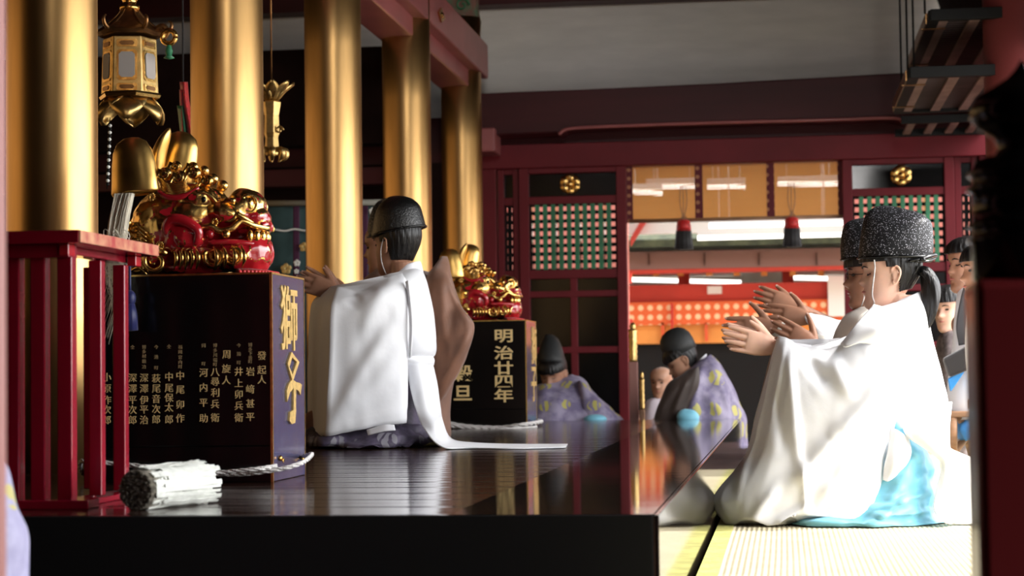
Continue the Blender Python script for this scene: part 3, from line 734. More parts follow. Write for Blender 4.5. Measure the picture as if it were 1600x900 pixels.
Yf = SY0+.05
for px in (112, 70, 30, -10, -50): post(at(px, 600, Yf).x, Yf)
for px, Y in ((158, Yf+.17), (195, Yf+.36)): post(at(px, 600, Y).x, Y, .030, .030)
for px, Y in ((146, SY1-.05), (66, SY1-.05), (10, SY1-.05)): post(at(px, 600, Y).x, Y, .026, .02)

# ------------------------------------------------------------------ box stands
def frame_edges(b, a, c, w=.005, o=.0015):
    """thin gilt strips along vertical and top edges of a box between corners a and c"""
    (x0, y0, z0), (x1, y1, z1) = a, c
    box(b, (x1-w, y0-o, z0), (x1+o, y0+w, z1+o))
    box(b, (x0, y0-o, z1-w*.7), (x1-w, y0+.001, z1+o)); box(b, (x1-.001, y0+w, z1-w*.7), (x1+o, y1, z1+o))
    box(b, (x1-.001, y1-w*.6, z0), (x1+o, y1, z1))
M['gilt_edge'] = mat('gilt_edge', (.80, .58, .18), .3, 1, var=.2, vscale=60)
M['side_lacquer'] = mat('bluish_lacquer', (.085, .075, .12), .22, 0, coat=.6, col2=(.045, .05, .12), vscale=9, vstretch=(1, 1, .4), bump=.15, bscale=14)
B1 = dict(x0=-1.845, x1=-1.352, y0=4.975, y1=5.325, z0=.25, z1=at(422, 426, 4.975).z)
B2 = dict(x0=-2.05, x1=at(822, 600, 9.85).x, y0=9.85, y1=10.25, z0=.25, z1=at(822, 500, 9.85).z)
def stand_box(B, label):
    t = thing('display_box', ((B['x0']+B['x1'])/2, (B['y0']+B['y1'])/2, B['z0']), label, 'box')
    zs = B['z0']+.095
    b = NB(); box(b, (B['x0'], B['y0'], zs+.001), (B['x1'], B['y1'], B['z1'])); link('box_body', b, M['black'], t, smooth=False, bevel=.002)
    b = NB(); box(b, (B['x0']-.0, B['y0']-.001, B['z0']), (B['x1']+.002, B['y1']+.001, zs)); link('plinth', b, M['black'], t, smooth=False, bevel=.002)
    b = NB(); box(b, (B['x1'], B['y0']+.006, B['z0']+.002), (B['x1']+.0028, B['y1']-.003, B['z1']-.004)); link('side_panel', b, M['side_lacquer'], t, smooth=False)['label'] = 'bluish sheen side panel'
    b = NB(); frame_edges(b, (B['x0'], B['y0'], B['z0']), (B['x1']+.003, B['y1'], B['z1'])); link('gilt_edges', b, M['gilt_edge'], t, smooth=False)
    return t
box1 = stand_box(B1, 'black lacquered box with many small gold inscriptions, under the large lion head')
box2 = stand_box(B2, 'black lacquered box with five large gold characters, under the farther lion head')
fy = B1['y0']-.0015
def col(parent, chars, px, pys, s, Y=fy, mt=None, name='gold_inscription', **k):
    b = glyphs(chars, s, [at(px, py, Y) for py in pys], **k); link(name, b, mt or M['gold_ink'], [c for c in parent.children if c.name.startswith('box_body')][0], smooth=False)
M['gold_ink'] = mat('gold_ink', (.80, .58, .26), .5, 0, var=.1, vscale=200)
M['gold_ink_dim'] = mat('faded_gold_ink', (.42, .30, .15), .5, 0, var=.2, vscale=200)
Y5 = lambda l: [520+v/5.625 for v in l]
S1 = .0250
col(box1, '發起人', 409, Y5([200, 325, 410]), S1)
col(box1, '岩﨑甚平', 391, Y5([340, 495, 620, 740]), S1)
col(box1, '井上卯兵衛', 373, Y5([340, 440, 540, 640, 745]), S1)
col(box1, '周旋人', 353.5, Y5([190, 315, 415]), S1)
col(box1, '八尋利兵衛', 336, Y5([345, 430, 525, 625, 745]), S1)
col(box1, '河内平助', 318, Y5([350, 480, 615, 750]), S1)
col(box1, '中尾卯作', 281.5, Y5([375, 500, 630, 750]), S1)
col(box1, '中尾保太郎', 264, Y5([385, 485, 570, 655, 760]), S1)
col(box1, '萩尾音次郎', 244, Y5([400, 490, 580, 670, 760]), S1)
col(box1, '深澤伊平治', 225, Y5([395, 490, 590, 675, 765]), S1)
col(box1, '深澤平次郎', 207, Y5([395, 490, 590, 675, 765]), S1)
col(box1, '小原作次郎', 167, Y5([390, 490, 590, 675, 765]), S1)
S2 = .0115; dm = M['gold_ink_dim']
for ch, px, ys in (('博多下番町', 391, [105, 145, 182, 218, 252]), ('今熊町', 373, [110, 185, 262]), ('博多川端町', 336, [110, 155, 195, 238, 278]), ('同町', 318, [112, 272]),
                   ('福岡官内町', 281.5, [125, 168, 215, 258, 298]), ('仝', 264, [120]), ('今港町', 244, [125, 212, 308]), ('博多材鍛冶', 225, [125, 165, 205, 250, 298]), ('仝', 207, [125])):
    col(box1, ch, px, Y5(ys), S2, mt=dm, name='small_gold_inscription')
# side characters
XS = B1['x1']+.0032
b = glyphs('獅', .19, [atx(450, 497, XS)], 'side', .004, bold=.002); link('carved_character', b, M['gold_flat'], box1, smooth=False, bevel=0)
def sidepoly(bm, pts, d=.006): prism(bm, [atx(410+x/3.75, 440+y/3.75, XS) for x, y in pts], (d, 0, 0))
b = NB()
sidepoly(b, [(160, 412), (136, 480), (147, 500), (163, 445), (190, 470)]); sidepoly(b, [(160, 412), (190, 470), (165, 545), (170, 575), (205, 472)])
sidepoly(b, [(147, 500), (136, 482), (162, 575), (170, 575), (165, 545)])
sidepoly(b, [(165, 572), (145, 595), (131, 640), (134, 705), (150, 650), (172, 622), (200, 640), (212, 665), (220, 605), (208, 595), (185, 588)])
sidepoly(b, [(171, 615), (170, 755), (184, 755), (186, 618)], .0062)
sidepoly(b, [(170, 752), (150, 765), (146, 815), (160, 835), (180, 828), (186, 752)], .0064)
link('carved_character', b, M['gold_flat'], box1, smooth=False)
# box 2 characters
y2 = B2['y0']-.002
b = glyphs('明治廿四年', .092, [at(787, y, y2) for y in (525, 551, 575, 596, 618)], sy=.80, sx=1.15, depth=.002, bold=.0016); link('gold_inscription', b, M['gold_ink'], box2, smooth=False)
b = glyphs('穀旦', .105, [at(723, y, y2) for y in (583, 614)], sy=.85, depth=.002, bold=.002); link('gold_inscription', b, M['gold_ink'], box2, smooth=False)
b = glyphs('獅子', .16, [atx(834, 540, B2['x1']+.003), atx(834, 600, B2['x1']+.003)], 'side', .003, sy=1.3, sx=1.3, bold=.003); link('carved_character', b, M['gold_flat'], box2, smooth=False)
# ropes
def rope(px_pts, rad, label, name='rope'):
    b = NB(); P3 = cr([at(*p) for p in px_pts], 14)
    # two twisted strands
    L_ = 0; acc = [0]
    for a, c in zip(P3, P3[1:]): L_ += (c-a).length; acc.append(L_)
    n = int(L_/(rad*1.1)); fine = []
    j = 0
    for i in range(n+1):
        s = L_*i/n
        while j < len(acc)-2 and acc[j+1] < s: j += 1
        fine.append(P3[j].lerp(P3[j+1], min(1, (s-acc[j])/max(1e-6, acc[j+1]-acc[j]))))
    for k in range(3):
        pts = []
        for i, p in enumerate(fine):
            tdir = (fine[min(i+1, n)]-fine[max(i-1, 0)]).normalized(); u = tdir.orthogonal() if abs(tdir.z) > .9 else tdir.cross(V3(0, 0, 1)).normalized(); w = tdir.cross(u)
            a = i*.55+k*2*PI/3
            pts.append(p+(u*math.cos(a)+w*math.sin(a))*rad*.5)
        tube(b, pts, rad*.56, 6)
    o = link(name, b, M['rope'], None); tag(o, label, 'rope'); return o
rope([(474, 713, 5.28), (487, 710, 5.18), (470, 724, 4.99), (425, 735, 4.93), (360, 741, 4.93), (270, 734, 4.93), (190, 725, 4.93), (140, 722, 4.93), (126, 722, 4.96), (131, 741, 5.05), (160, 748, 5.15)], .0065, 'white twisted rope looped loosely around the inscribed box below its text')
rope([(432, 728, 4.955), (400, 733, 4.90), (340, 739, 4.89), (300, 745, 4.85), (240, 750, 4.82)], .0062, 'shorter white rope strand slipping behind the straw bundle')
rope([(840, 657, 10.1), (845, 659, 9.98), (820, 663, 9.79), (780, 668, 9.78), (730, 666, 9.78), (690, 660, 9.78), (640, 655, 9.78)], .011, 'white rope around the box with five large gold characters')
rope([(838, 668, 9.9), (800, 671, 9.72), (760, 670, 9.70), (720, 667, 9.70), (680, 662, 9.70)], .011, 'lower white rope strand in front of the farther box')
t = thing('rope_eye', atx(438, 716, XS), 'brass rope eyes on the side of the inscribed box', 'hook', None)
t['label'] = 'brass rope eyes screwed to the bluish side of the inscribed box'
for px in (438, 473):
    b = NB(); c = atx(px, 716, XS+.004); ball(b, c, (.006, .010, .008), 10); spiral(b, c+V3(.008, 0, -.008), (0, 1, 0), (0, 0, 1), .008, 1, .0022, n=14); link('eye', b, M['gold'], t)

# ------------------------------------------------------------------ lion heads
def build_lion():
    """local frame: x forward (to the snout), z up, near cheek at -y; origin at back bottom"""
    U = 1/582.0
    def L3(px, py, y=0): return V3((px-215)*U, y, (425-py)*U)
    root = thing('lion_head', (0, 0, 0), 'x', 'statue')
    # --- carved skull and snout
    b = NB()
    ball(b, L3(275, 350), (.115, .125, .125), 28)
    ball(b, L3(262, 392), (.085, .115, .055), 24)
    ball(b, L3(312, 330), (.10, .115, .085), 24)
    for s in (-1, 1):
        ball(b, L3(322, 302, s*.055), (.062, .055, .045), 18)
        ball(b, L3(300, 358, s*.085), (.060, .05, .062), 18)
        ball(b, L3(372, 326, s*.045), (.052, .065, .040), 18)
        ball(b, L3(318, 362, s*.112), (.050, .028, .036), 18, rot=Matrix.Rotation(.5, 3, 'Y'))
    ball(b, L3(398, 312), (.052, .075, .050), 20)
    ball(b, L3(372, 335), (.085, .085, .050), 20)
    ball(b, L3(415, 332), (.040, .055, .030), 16)
    ball(b, L3(431, 346), (.014, .045, .016), 12)
    # lower jaw
    ball(b, L3(385, 392), (.085, .095, .048), 24); ball(b, L3(330, 400), (.075, .11, .040), 20)
    ball(b, L3(412, 388), (.045, .075, .055), 20); ball(b, L3(300, 412), (.10, .115, .022), 20)
    b = voxel_join(b, .0042, 3)
    b.normal_update()
    for v in b.verts:
        q = v.co*16
        n1 = noise.noise(q); ridge = 1-abs(noise.noise(v.co*26+V3(3, 7, 1)))*2.2
        lower = 1 if v.co.z < .10 else .5
        v.co += v.normal*(.006*n1 + .005*max(0, ridge)*lower)
    for f in b.faces:
        c = f.calc_center_median(); x, z = c.x, c.z
        gold = z > .125 + .035*noise.noise(c*14) + (.035 if x > .215 else 0)*(1 if z < .17 else -.6)
        sw = abs(noise.noise(c*26+V3(3, 7, 1)))
        if not gold and sw < .055: gold = True
        if gold and sw > .40: gold = False
        if x < .09 and z > .05: gold = sw > .03
        # cheek comma stays red
        if abs(z-(.11)) < .04 and .12 < x < .21: gold = sw < .03
        f.material_index = 0 if gold else 1
    link('carved_head', b, [M['gold'], M['red_hot']], root)
    # --- wavy upper lip, both sides meeting at the nose
    for s in (-1, 1):
        b = NB()
        tube(b, [L3(335, 352, s*.112), L3(356, 348, s*.105), L3(370, 356, s*.098), L3(388, 352, s*.090), L3(402, 340, s*.080), L3(418, 346, s*.060), L3(436, 350, s*.018)], [.005, .009, .010, .010, .009, .009, .010], 10, n=5)
        link('upper_lip', b, M['gold'], root)
        # big whisker curl on the snout
        b = NB(); spiral(b, L3(384, 326, s*.093), (1, 0, 0), (0, 0, 1), .034, 1.5, .0075, lift=.012*s, start=1.0)
        tube(b, [L3(396, 328, s*.090), L3(408, 336, s*.078), L3(420, 344, s*.060)], [.008, .008, .004], 8, n=4)
        link('snout_curl', b, M['gold'], root)
        b = NB(); ball(b, L3(411, 312, s*.052), (.014, .014, .020), 14); tube(b, [L3(404, 300, s*.060), L3(416, 298, s*.050), L3(423, 312, s*.048), L3(417, 324, s*.054), L3(406, 322, s*.062), L3(402, 310, s*.064), L3(404, 300, s*.060)], .005, 8, n=4)
        link('nostril', b, M['gold'], root)
        # eye: bulging under brow
        b = NB(); ball(b, L3(338, 306, s*.088), (.022, .016, .018), 18); link('eyeball', b, M['gold_dull'], root)
        b = NB(); ball(b, L3(344, 305, s*.100), (.008, .006, .009), 12); link('pupil', b, M['black'], root)
        b = NB(); tube(b, [L3(314, 312, s*.092), L3(326, 297, s*.098), L3(344, 294, s*.096), L3(358, 304, s*.088), L3(366, 316, s*.084)], [.004, .008, .008, .007, .003], 8, n=4); link('eyelid', b, M['gold'], root)
        # brow: row of flame curls
        for (px, py, r, yy) in ((279, 262, .022, .085), (304, 268, .021, .088), (327, 262, .019, .082), (346, 274, .018, .070), (290, 248, .018, .05), (318, 250, .017, .05)):
            b = NB(); ball(b, L3(px, py, s*yy), (r*.9, r*.75, r*.9), 14)
            spiral(b, L3(px, py, s*(yy+r*.55)), (1, 0, 0), (0, 0, 1), r*.85, 1.2, .0052, start=2.4, tail=[L3(px-16, py+28, s*(yy+.012)), L3(px-14, py+12, s*(yy+.018))], n=18)
            link('brow_curl', b, M['gold'], root)
        b = NB(); tube(b, [L3(262, 284, s*.098), L3(285, 300, s*.106), L3(312, 300, s*.106), L3(336, 286, s*.098)], [.004, .008, .008, .004], 8, n=5); link('brow_edge', b, M['red_hot'], root)
        # brow hair strands
        b = NB()
        for i in range(7):
            u = i/6; tube(b, [L3(268+u*6, 262+u*26, s*.094), L3(290+u*8, 280+u*16, s*.108), L3(318, 276+u*16, s*.104)], [.0015, .0042, .001], 6, n=4)
        link('brow_strands', b, M['gold'], root)
        # cheek comma
        b = NB(); tube(b, [L3(292, 368, s*.122), L3(288, 350, s*.128), L3(300, 338, s*.132), L3(322, 342, s*.134), L3(340, 356, s*.130), L3(336, 374, s*.124), L3(322, 370, s*.126)], [.006, .014, .017, .016, .014, .012, .004], 12, n=5); link('cheek_roll', b, M['red_hot'], root)
        # bumps under the lip
        for px in (355, 381): 
            b = NB(); ball(b, L3(px, 361, s*.103), .0125, 14); link('lip_boss', b, M['red_hot'] if px == 355 else M['gold'], root)
        # ear-side roundels
        for px, py, yy in ((278, 378, .128), (362, 342, .102), (262, 300, .118)):
            b = NB()
            for k in range(12):
                a = k*PI/6; tube(b, [L3(px, py, s*yy), L3(px+math.cos(a)*7, py+math.sin(a)*7, s*(yy+.003))], [.001, .0026], 5)
            link('roundel', b, M['gold'], root)
        # jaw curls and mane curls along the base
        for (px, py, r, yy, st) in ((267, 403, .038, .120, .5), (362, 397, .030, .105, 2.5), (392, 394, .026, .098, 3.5), (236, 382, .028, .112, 1), (232, 350, .024, .112, 2), (234, 408, .026, .10, 0)):
            b = NB(); spiral(b, L3(px, py, s*yy), (1, 0, 0), (0, 0, 1), r, 1.6, .0085, lift=.014*s, start=st); link('mane_curl', b, M['gold'], root)
        b = NB()
        for i in range(9):
            px = 296+i*9 if i < 5 else 362+(i-5)*15
            tube(b, [L3(px, 380, s*.112), L3(px+7, 398, s*.118), L3(px+1, 416, s*.108)], [.002, .0065, .002], 6, n=4)
        link('beard_strands', b, M['gold'], root)
        # fan of ridges behind the cheek
        b = NB()
        for i in range(11):
            py = 352+i*6.5
            tube(b, [L3(222, py, s*.098), L3(240, py-5, s*.116), L3(254, py+6, s*.118)], [.002, .0045, .0015], 6, n=4)
        link('ruff_ridges', b, M['gold'], root)
        # big bell-shaped ears
        b = NB(); tilt = Matrix.Rotation(-.10 if s < 0 else .25, 3, 'Y')
        base = L3(233, 292, s*.095) if s < 0 else L3(262, 262, s*.07)
        prof = [(.002, .155), (.020, .152), (.038, .140), (.050, .115), (.056, .08), (.060, .04), (.064, .004), (.061, -.004), (.052, .002), (.045, .03)]
        k_ = 1 if s < 0 else .9
        rings = []
        for r, z in prof:
            rings.append([base + tilt @ V3(r*1.1*math.cos(2*PI*i/32)*k_, r*.62*math.sin(2*PI*i/32), z*k_) for i in range(32)])
        loft(b, rings); link('ear', b, M['gold_smooth'], root)
    # upright leaf-like horn
    b = NB(); rings = []
    ax = cr([L3(247, 262, 0), L3(252, 228, -.005), L3(262, 200, -.008), L3(270, 183, -.01)], 5)
    for i, p in enumerate(ax):
        u = i/(len(ax)-1); w = .030*math.sin(PI*min(.97, .25+u*.72))**.7
        rings.append([p + V3(math.cos(a)*w*.75, math.sin(a)*w, math.cos(a)*w*.25) for a in [2*PI*k/20 for k in range(20)]])
    loft(b, rings); link('horn', b, M['gold_smooth'], root)
    # teeth
    for i in range(7):
        a = -1.1+2.2*i/6; p = L3(400, 363, 0)+V3(.052*math.cos(a), .074*math.sin(a), 0)
        b = NB(); ball(b, p, (.010, .010, .017), 10); link('tooth', b, M['gold'], root)
    b = NB(); tube(b, [L3(352, 374, -.10), L3(385, 373, -.09), L3(420, 376, -.055), L3(433, 378, 0), L3(420, 376, .055), L3(385, 373, .09), L3(352, 374, .10)], .008, 10, n=5); link('lower_lip', b, M['red_hot'], root)
    # horsehair tufts
    b = NB(); rnd = random.Random(3)
    for i in range(120):
        x0 = rnd.uniform(212, 240); y = -rnd.uniform(.165, .20); k = rnd.uniform(.35, 1); w_ = rnd.uniform(-6, 6)
        pts = [L3(x0, 296, y+.03), L3(x0-4+w_*.4, 340, y), L3(x0-10+w_*.5, 400, y-.010), L3(x0-8+w_, 300+130*k+10, y-.025), L3(x0+2+w_, 300+180*k, y-.028), L3(x0-10+w_*1.6, 300+235*k, y-.03)]
        tube(b, pts, [.0014, .0014, .0012, .0010, .0008, .0003], 4, n=4)
    link('horsehair', b, M['horsehair'], root)['kind'] = 'stuff'
    # red silk under the chin
    b = NB()
    for i in range(26):
        a = -1.2+i*.10; p = L3(385, 421, 0)
        tube(b, [p+V3(.01*math.cos(a), .03*math.sin(a), 0), p+V3(.065*math.cos(a), .10*math.sin(a), .004), p+V3(.108*math.cos(a), .135*math.sin(a), -.002)], [.006, .006, .005], 6, n=3)
    link('red_fringe', b, M['red_cord'], root)['label'] = 'red silk fringe under the chin'
    return root
M['gold_smooth'] = mat('burnished_gold', (.74, .46, .14), .33, 1, var=.25, vscale=9, bump=.08, bscale=18)
M['horsehair'] = mat('cream_horsehair', (.90, .84, .70), .6)
lion = build_lion()
lion['label'] = 'large gold and red carved lion head on the inscribed black box'; lion['group'] = 'lion heads'
lp = at(215, 425, 5.15); lion.location = (lp.x, 5.15, B1['z1']+.002)
l2 = dup(lion, (at(703, 500, 10.05).x, 10.05, B2['z1']+.002), 'farther gold and red lion head on the box with five large characters')

# blue tassel hanging by the lion's mane
c = at(203, 466, 4.90)
t = thing('blue_tassel', c, 'dark blue silk tassel hanging beside the red stand', 'tassel')
b = NB(); ball(b, c, (.016, .015, .022), 14); link('knot', b, mat('blue_silk', (.008, .012, .10), .5, sheen=.2), t)
b = NB(); lathe(b, [(.012, -.015), (.018, -.04), (.020, -.085), (.002, -.087)], c, 24, wave=lambda a, z: 1+.08*math.sin(a*9)); link('fringe', b, bpy.data.materials['blue_silk'], t)
b = NB(); tube(b, [c+V3(0, 0, .02), c+V3(-.01, .02, .10), V3(B1['x0']+.08, 4.97, B1['z1'])], .004, 6, n=4); link('cord', b, bpy.data.materials['blue_silk'], t)

# ------------------------------------------------------------------ straw bundle with white paper strips
a = at(212, 773, 3.93); a.z = .25+.043; c2 = at(316, 752, 4.16); c2.z = .25+.045
t = thing('straw_bundle', ((a.x+c2.x)/2, (a.y+c2.y)/2, .25), 'bundle of dark twigs wrapped in frayed white strips, lying on the platform edge', 'bundle')
ax = (c2-a).normalized(); u = ax.cross(V3(0, 0, 1)).normalized(); w = ax.cross(u)
L_ = (c2-a).length
rnd = random.Random(5)
b = NB()
tube(b, [a+ax*.012, c2-ax*.03], .036, 20)
for i in range(330):
    r = .0395*math.sqrt(rnd.random()); th = rnd.uniform(0, 2*PI); p = a+(u*math.cos(th)+w*math.sin(th))*r
    k = rnd.uniform(-.004, .006); tube(b, [p-ax*k, p+ax*.03], .0021, 5)
for i in range(60):
    th = 2*PI*i/60; p = a+(u*math.cos(th)+w*math.sin(th))*.0405
    tube(b, [p-ax*rnd.uniform(-.001, .005), p+ax*.035], .0023, 5)
link('twig_ends', b, M['twig'] if 'twig' in M else mat('grey_brown_twigs', (.20, .18, .14), .8, var=.5, vscale=120), t)['kind'] = 'stuff'
b = NB()
for i in range(150):
    th = rnd.uniform(0, 2*PI); r0 = .042+rnd.uniform(-.001, .004); s0 = rnd.uniform(.01, .06) if i % 3 else .015; s1 = rnd.uniform(.75, 1.08)
    tw = rnd.uniform(-.25, .25); wd = rnd.uniform(.0028, .0055)
    P_ = []
    for k in range(7):
        q = k/6; s = s0+(s1*L_-s0)*q; rr = r0+.004*math.sin(q*PI+i)+.006*q*rnd.random()
        an = th+tw*q; pt = a+ax*s+(u*math.cos(an)+w*math.sin(an))*rr
        pt.z = max(pt.z, .252); P_.append((pt, an))
    lo = [b.verts.new(p-(u*-math.sin(an)+w*math.cos(an))*wd) for p, an in P_]; hi = [b.verts.new(p+(u*-math.sin(an)+w*math.cos(an))*wd) for p, an in P_]
    for k in range(6): b.faces.new((lo[k], lo[k+1], hi[k+1], hi[k]))
o = link('paper_strips', b, mat('shredded_white_fibre', (.74, .76, .70), .65, var=.1, vscale=60), t, smooth=False, solid=.0012); o['kind'] = 'stuff'

# ------------------------------------------------------------------ hanging lanterns
def hexr(c, r, z, rot, n=6, sub=1, wave=0):
    out = []
    for i in range(n):
        p = V3(math.cos(rot+2*PI*i/n), math.sin(rot+2*PI*i/n), 0)*r; q = V3(math.cos(rot+2*PI*(i+1)/n), math.sin(rot+2*PI*(i+1)/n), 0)*r
        for k in range(sub):
            f = k/sub; v = p.lerp(q, f); lift = wave*(abs(f-.5)*2)**2 if sub > 1 else 0
            out.append(Vector(c)+v*(1-(.0 if sub == 1 else .0))+V3(0, 0, z+lift))
    return out
YL = 6.6; sc = F/YL
c = at(203, 150, YL); rot = PI/2+PI/6+.22
t = thing('hanging_lantern', (c.x, c.y, c.z-.10), 'gilt hexagonal hanging lantern with pale windows between the two nearest gold columns', 'lantern', None)
R_ = .103
b = NB(); loft(b, [hexr(c, R_, -.005, rot), hexr(c, R_*.93, .205, rot)]); link('lantern_body', b, M['gold_dull'], t, smooth=False, bevel=.004)
for i in range(6):
    a0 = rot+2*PI*i/6; a1 = a0+PI/3; mid = (a0+a1)/2; n_ = V3(math.cos(mid), math.sin(mid), 0); s_ = V3(-n_.y, n_.x, 0)
    ap = R_*math.cos(PI/6)
    def panel(z0, z1, hw, cut, m, nm, off):
        pts = [(-hw+cut, z0), (hw-cut, z0), (hw, z0+cut), (hw, z1-cut), (hw-cut, z1), (-hw+cut, z1), (-hw, z1-cut), (-hw, z0+cut)]
        bb = NB(); prism(bb, [c+n_*(ap*(1-.07*z/.21)+off)+s_*x+V3(0, 0, z) for x, z in pts], n_*.003); return link(nm, bb, m, t, smooth=False)
    panel(.045, .155, .036, .008, M['gold'], 'window_frame', .000)
    wf = bpy.data.objects[[o.name for o in t.children if o.name.startswith('window_frame')][-1]]
    pn = panel(.055, .146, .028, .009, mat('grey_silk_pane', (.42, .38, .36), .6) if 'grey_silk_pane' not in bpy.data.materials else bpy.data.materials['grey_silk_pane'], 'pane', .0025); pn.parent = wf
    panel(.165, .192, .036, .004, M['gold'], 'top_panel', 0); panel(.171, .186, .026, .006, M['bronze'], 'top_opening', .0025)
    panel(.008, .034, .036, .004, M['gold'], 'lower_panel', 0); panel(.014, .028, .026, .006, M['bronze'], 'lower_opening', .0025)
    # petals of the base
    bb = NB(); tip = c+n_*.135+V3(0, 0, -.085)
    rows = []
    for k in range(6):
        u_ = k/5; cc = c+n_*(.075+.055*math.sin(u_*PI*.62))+V3(0, 0, -.012-.085*u_); w_ = .066*(1-u_**2.2)+.003
        rows.append([cc+s_*w_*q+n_*(-.02*q*q)+V3(0, 0, -.0) for q in (-1, -.6, -.2, .2, .6, 1)])
    vr = [[bb.verts.new(p) for p in rr] for rr in rows]
    for A, B_ in zip(vr, vr[1:]):
        for j in range(5): bb.faces.new((A[j], A[j+1], B_[j+1], B_[j]))
    link('base_petal', bb, M['gold_dull'], t, solid=.006)
    # roof panels ribs and corner curls
    corner = V3(math.cos(a0), math.sin(a0), 0)
    rib = [c+corner*r+V3(0, 0, z) for r, z in ((.128, .228), (.105, .238), (.075, .262), (.045, .29), (.028, .315))]
    bb = NB(); tube(bb, rib, [.006, .006, .005, .005, .004], 8, n=3); 
    tube(bb, [c+corner*.125+V3(0, 0, .228), c+corner*.145+V3(0, 0, .240), c+corner*.150+V3(0, 0, .262), c+corner*.138+V3(0, 0, .272)], [.008, .007, .006, .003], 8, n=3); link('roof_rib', bb, M['bronze'], t)
b = NB(); rings = []
for r, z in ((.118, .212), (.130, .224), (.106, .236), (.078, .260), (.048, .288), (.028, .314)): rings.append(hexr(c, r, z, rot, sub=4, wave=.008 if r > .1 else 0))
loft(b, rings); link('roof', b, M['bronze'], t, smooth=False)
b = NB(); lathe(b, [(.034, .31), (.036, .325), (.022, .33), (.026, .345), (.034, .355), (.022, .37), (.012, .38), (.020, .40), (.008, .42), (.004, .6), (.004, 1.6)], c, 24); link('finial', b, M['gold'], t)
b = NB(); lathe(b, [(.11, -.012), (.116, -.002), (.112, .006)], c, 6); link('base_moulding', b, M['gold'], t, smooth=False)
# dragon-hook with ring on the eave
rc = at(264, 58, YL-.03)
b = NB(); tube(b, [at(240, 55, YL), at(247, 44, YL), at(256, 42, YL), at(262, 50, YL), at(256, 60, YL), at(250, 62, YL)], [.006, .011, .011, .009, .007, .003], 10, n=5); link('eave_hook', b, M['bronze'], t)
b = NB(); tube(b, [rc+V3(math.cos(a)*.024, 0, math.sin(a)*.024) for a in [2*PI*k/20 for k in range(21)]], .0095, 10); link('eave_ring', b, M['gold'], t)['label'] = 'pale gold ring on the eave'
b = NB(); lathe(b, [(.002, -.02), (.008, -.03), (.014, -.05), (.010, -.066), (.02, -.075), (.002, -.08)], rc, 14); link('green_pendant', b, M['green'], t)
# beaded cord below
b_ = at(172, 192, YL+.05)
t2 = thing('beaded_cord', b_, 'black and white beaded cord hanging under the gilt hexagonal lantern', 'cord')
for i in range(18):
    bb = NB(); p = b_+V3(-.0006*i, 0, -.010-.0125*i); ball(bb, p, (.0068, .0068, .0068), 10); link('bead', bb, M['paper'] if i % 2 == 0 else M['black_matte'], t2)
b = NB(); tube(b, [b_+V3(0, 0, .02), b_+V3(-.012, 0, -.24)], .002, 6); link('string', b, M['black_matte'], t2)

# second lantern: lotus topped
YL2 = 8.3; c = at(425, 250, YL2); k = YL2/F
t = thing('lotus_lantern', c, 'aged gilt lantern with open lotus top, half hidden behind the second gold column', 'lantern')
b = NB(); lathe(b, [(.028, .02), (.034, .05), (.030, .10), (.036, .12), (.034, .20), (.040, .235), (.044, .26), (.03, .265)], c, 6); link('lantern_body', b, M['gold_dull'], t, smooth=False, bevel=.003)
for i in range(8):
    a0 = i*PI/4+.3; n_ = V3(math.cos(a0), math.sin(a0), 0); s_ = V3(-n_.y, n_.x, 0); bb = NB(); rows = []
    for q in range(7):
        u_ = q/6; cc = c+n_*(.025+.075*u_**1.3)+V3(0, 0, .262+.075*u_-.02*u_*u_*0); w_ = .036*math.sin(PI*min(.98, .2+.78*u_))**.8
        rows.append([cc+s_*w_*j+V3(0, 0, .012*j*j) for j in (-1, -.5, 0, .5, 1)])
    vr = [[bb.verts.new(p) for p in rr] for rr in rows]
    for A, B_ in zip(vr, vr[1:]):
        for j in range(4): bb.faces.new((A[j], A[j+1], B_[j+1], B_[j]))
    link('lotus_petal', bb, M['gold_dull'], t, solid=.005)
    bb = NB(); p = c+n_*.062; tube(bb, [c+n_*.03+V3(0, 0, .045), c+n_*.06+V3(0, 0, .04), p+V3(0, 0, .015), p+n_*-.018+V3(0, 0, -.005)], [.012, .015, .013, .004], 8, n=3); link('foot_scroll', bb, M['gold_dull'], t)
b = NB(); spiral(b, c+V3(.040, -.02, .13), (1, 0, 0), (0, 0, 1), .018, 1.2, .005); link('side_scroll', b, M['gold_dull'], t)
b = NB(); tube(b, [c+V3(0, 0, .26), c+V3(0, 0, 1.6)], .004, 6); link('chain', b, M['bronze'], t)

# ribbons red and green
t = thing('silk_streamers', at(290, 240, 7.6), 'red and green silk streamers beside the second gold column', 'streamers')
for nm, m, pts, w_ in (('red_streamer', M['red_cord'], [(287, 128), (290, 160), (297, 200), (302, 250), (300, 300)], 6), ('green_streamer', M['green'], [(284, 165), (288, 200), (292, 240), (288, 300)], 7), ('red_streamer', M['red_cord'], [(283, 140), (284, 170), (286, 210)], 2.5)):
    b = NB(); patch(b, [[(x-w_, y, 7.6), (x, y, 7.57), (x+w_, y, 7.62)] for x, y in pts], 5); link(nm, b, m, t, solid=.002)

b = NB(); tube(b, [at(286, 132, 7.6), V3(at(286, 132, 7.6).x, 7.6, 3.76)], .004, 6); link('hanging_cord', b, M['dark_cloth'], t)
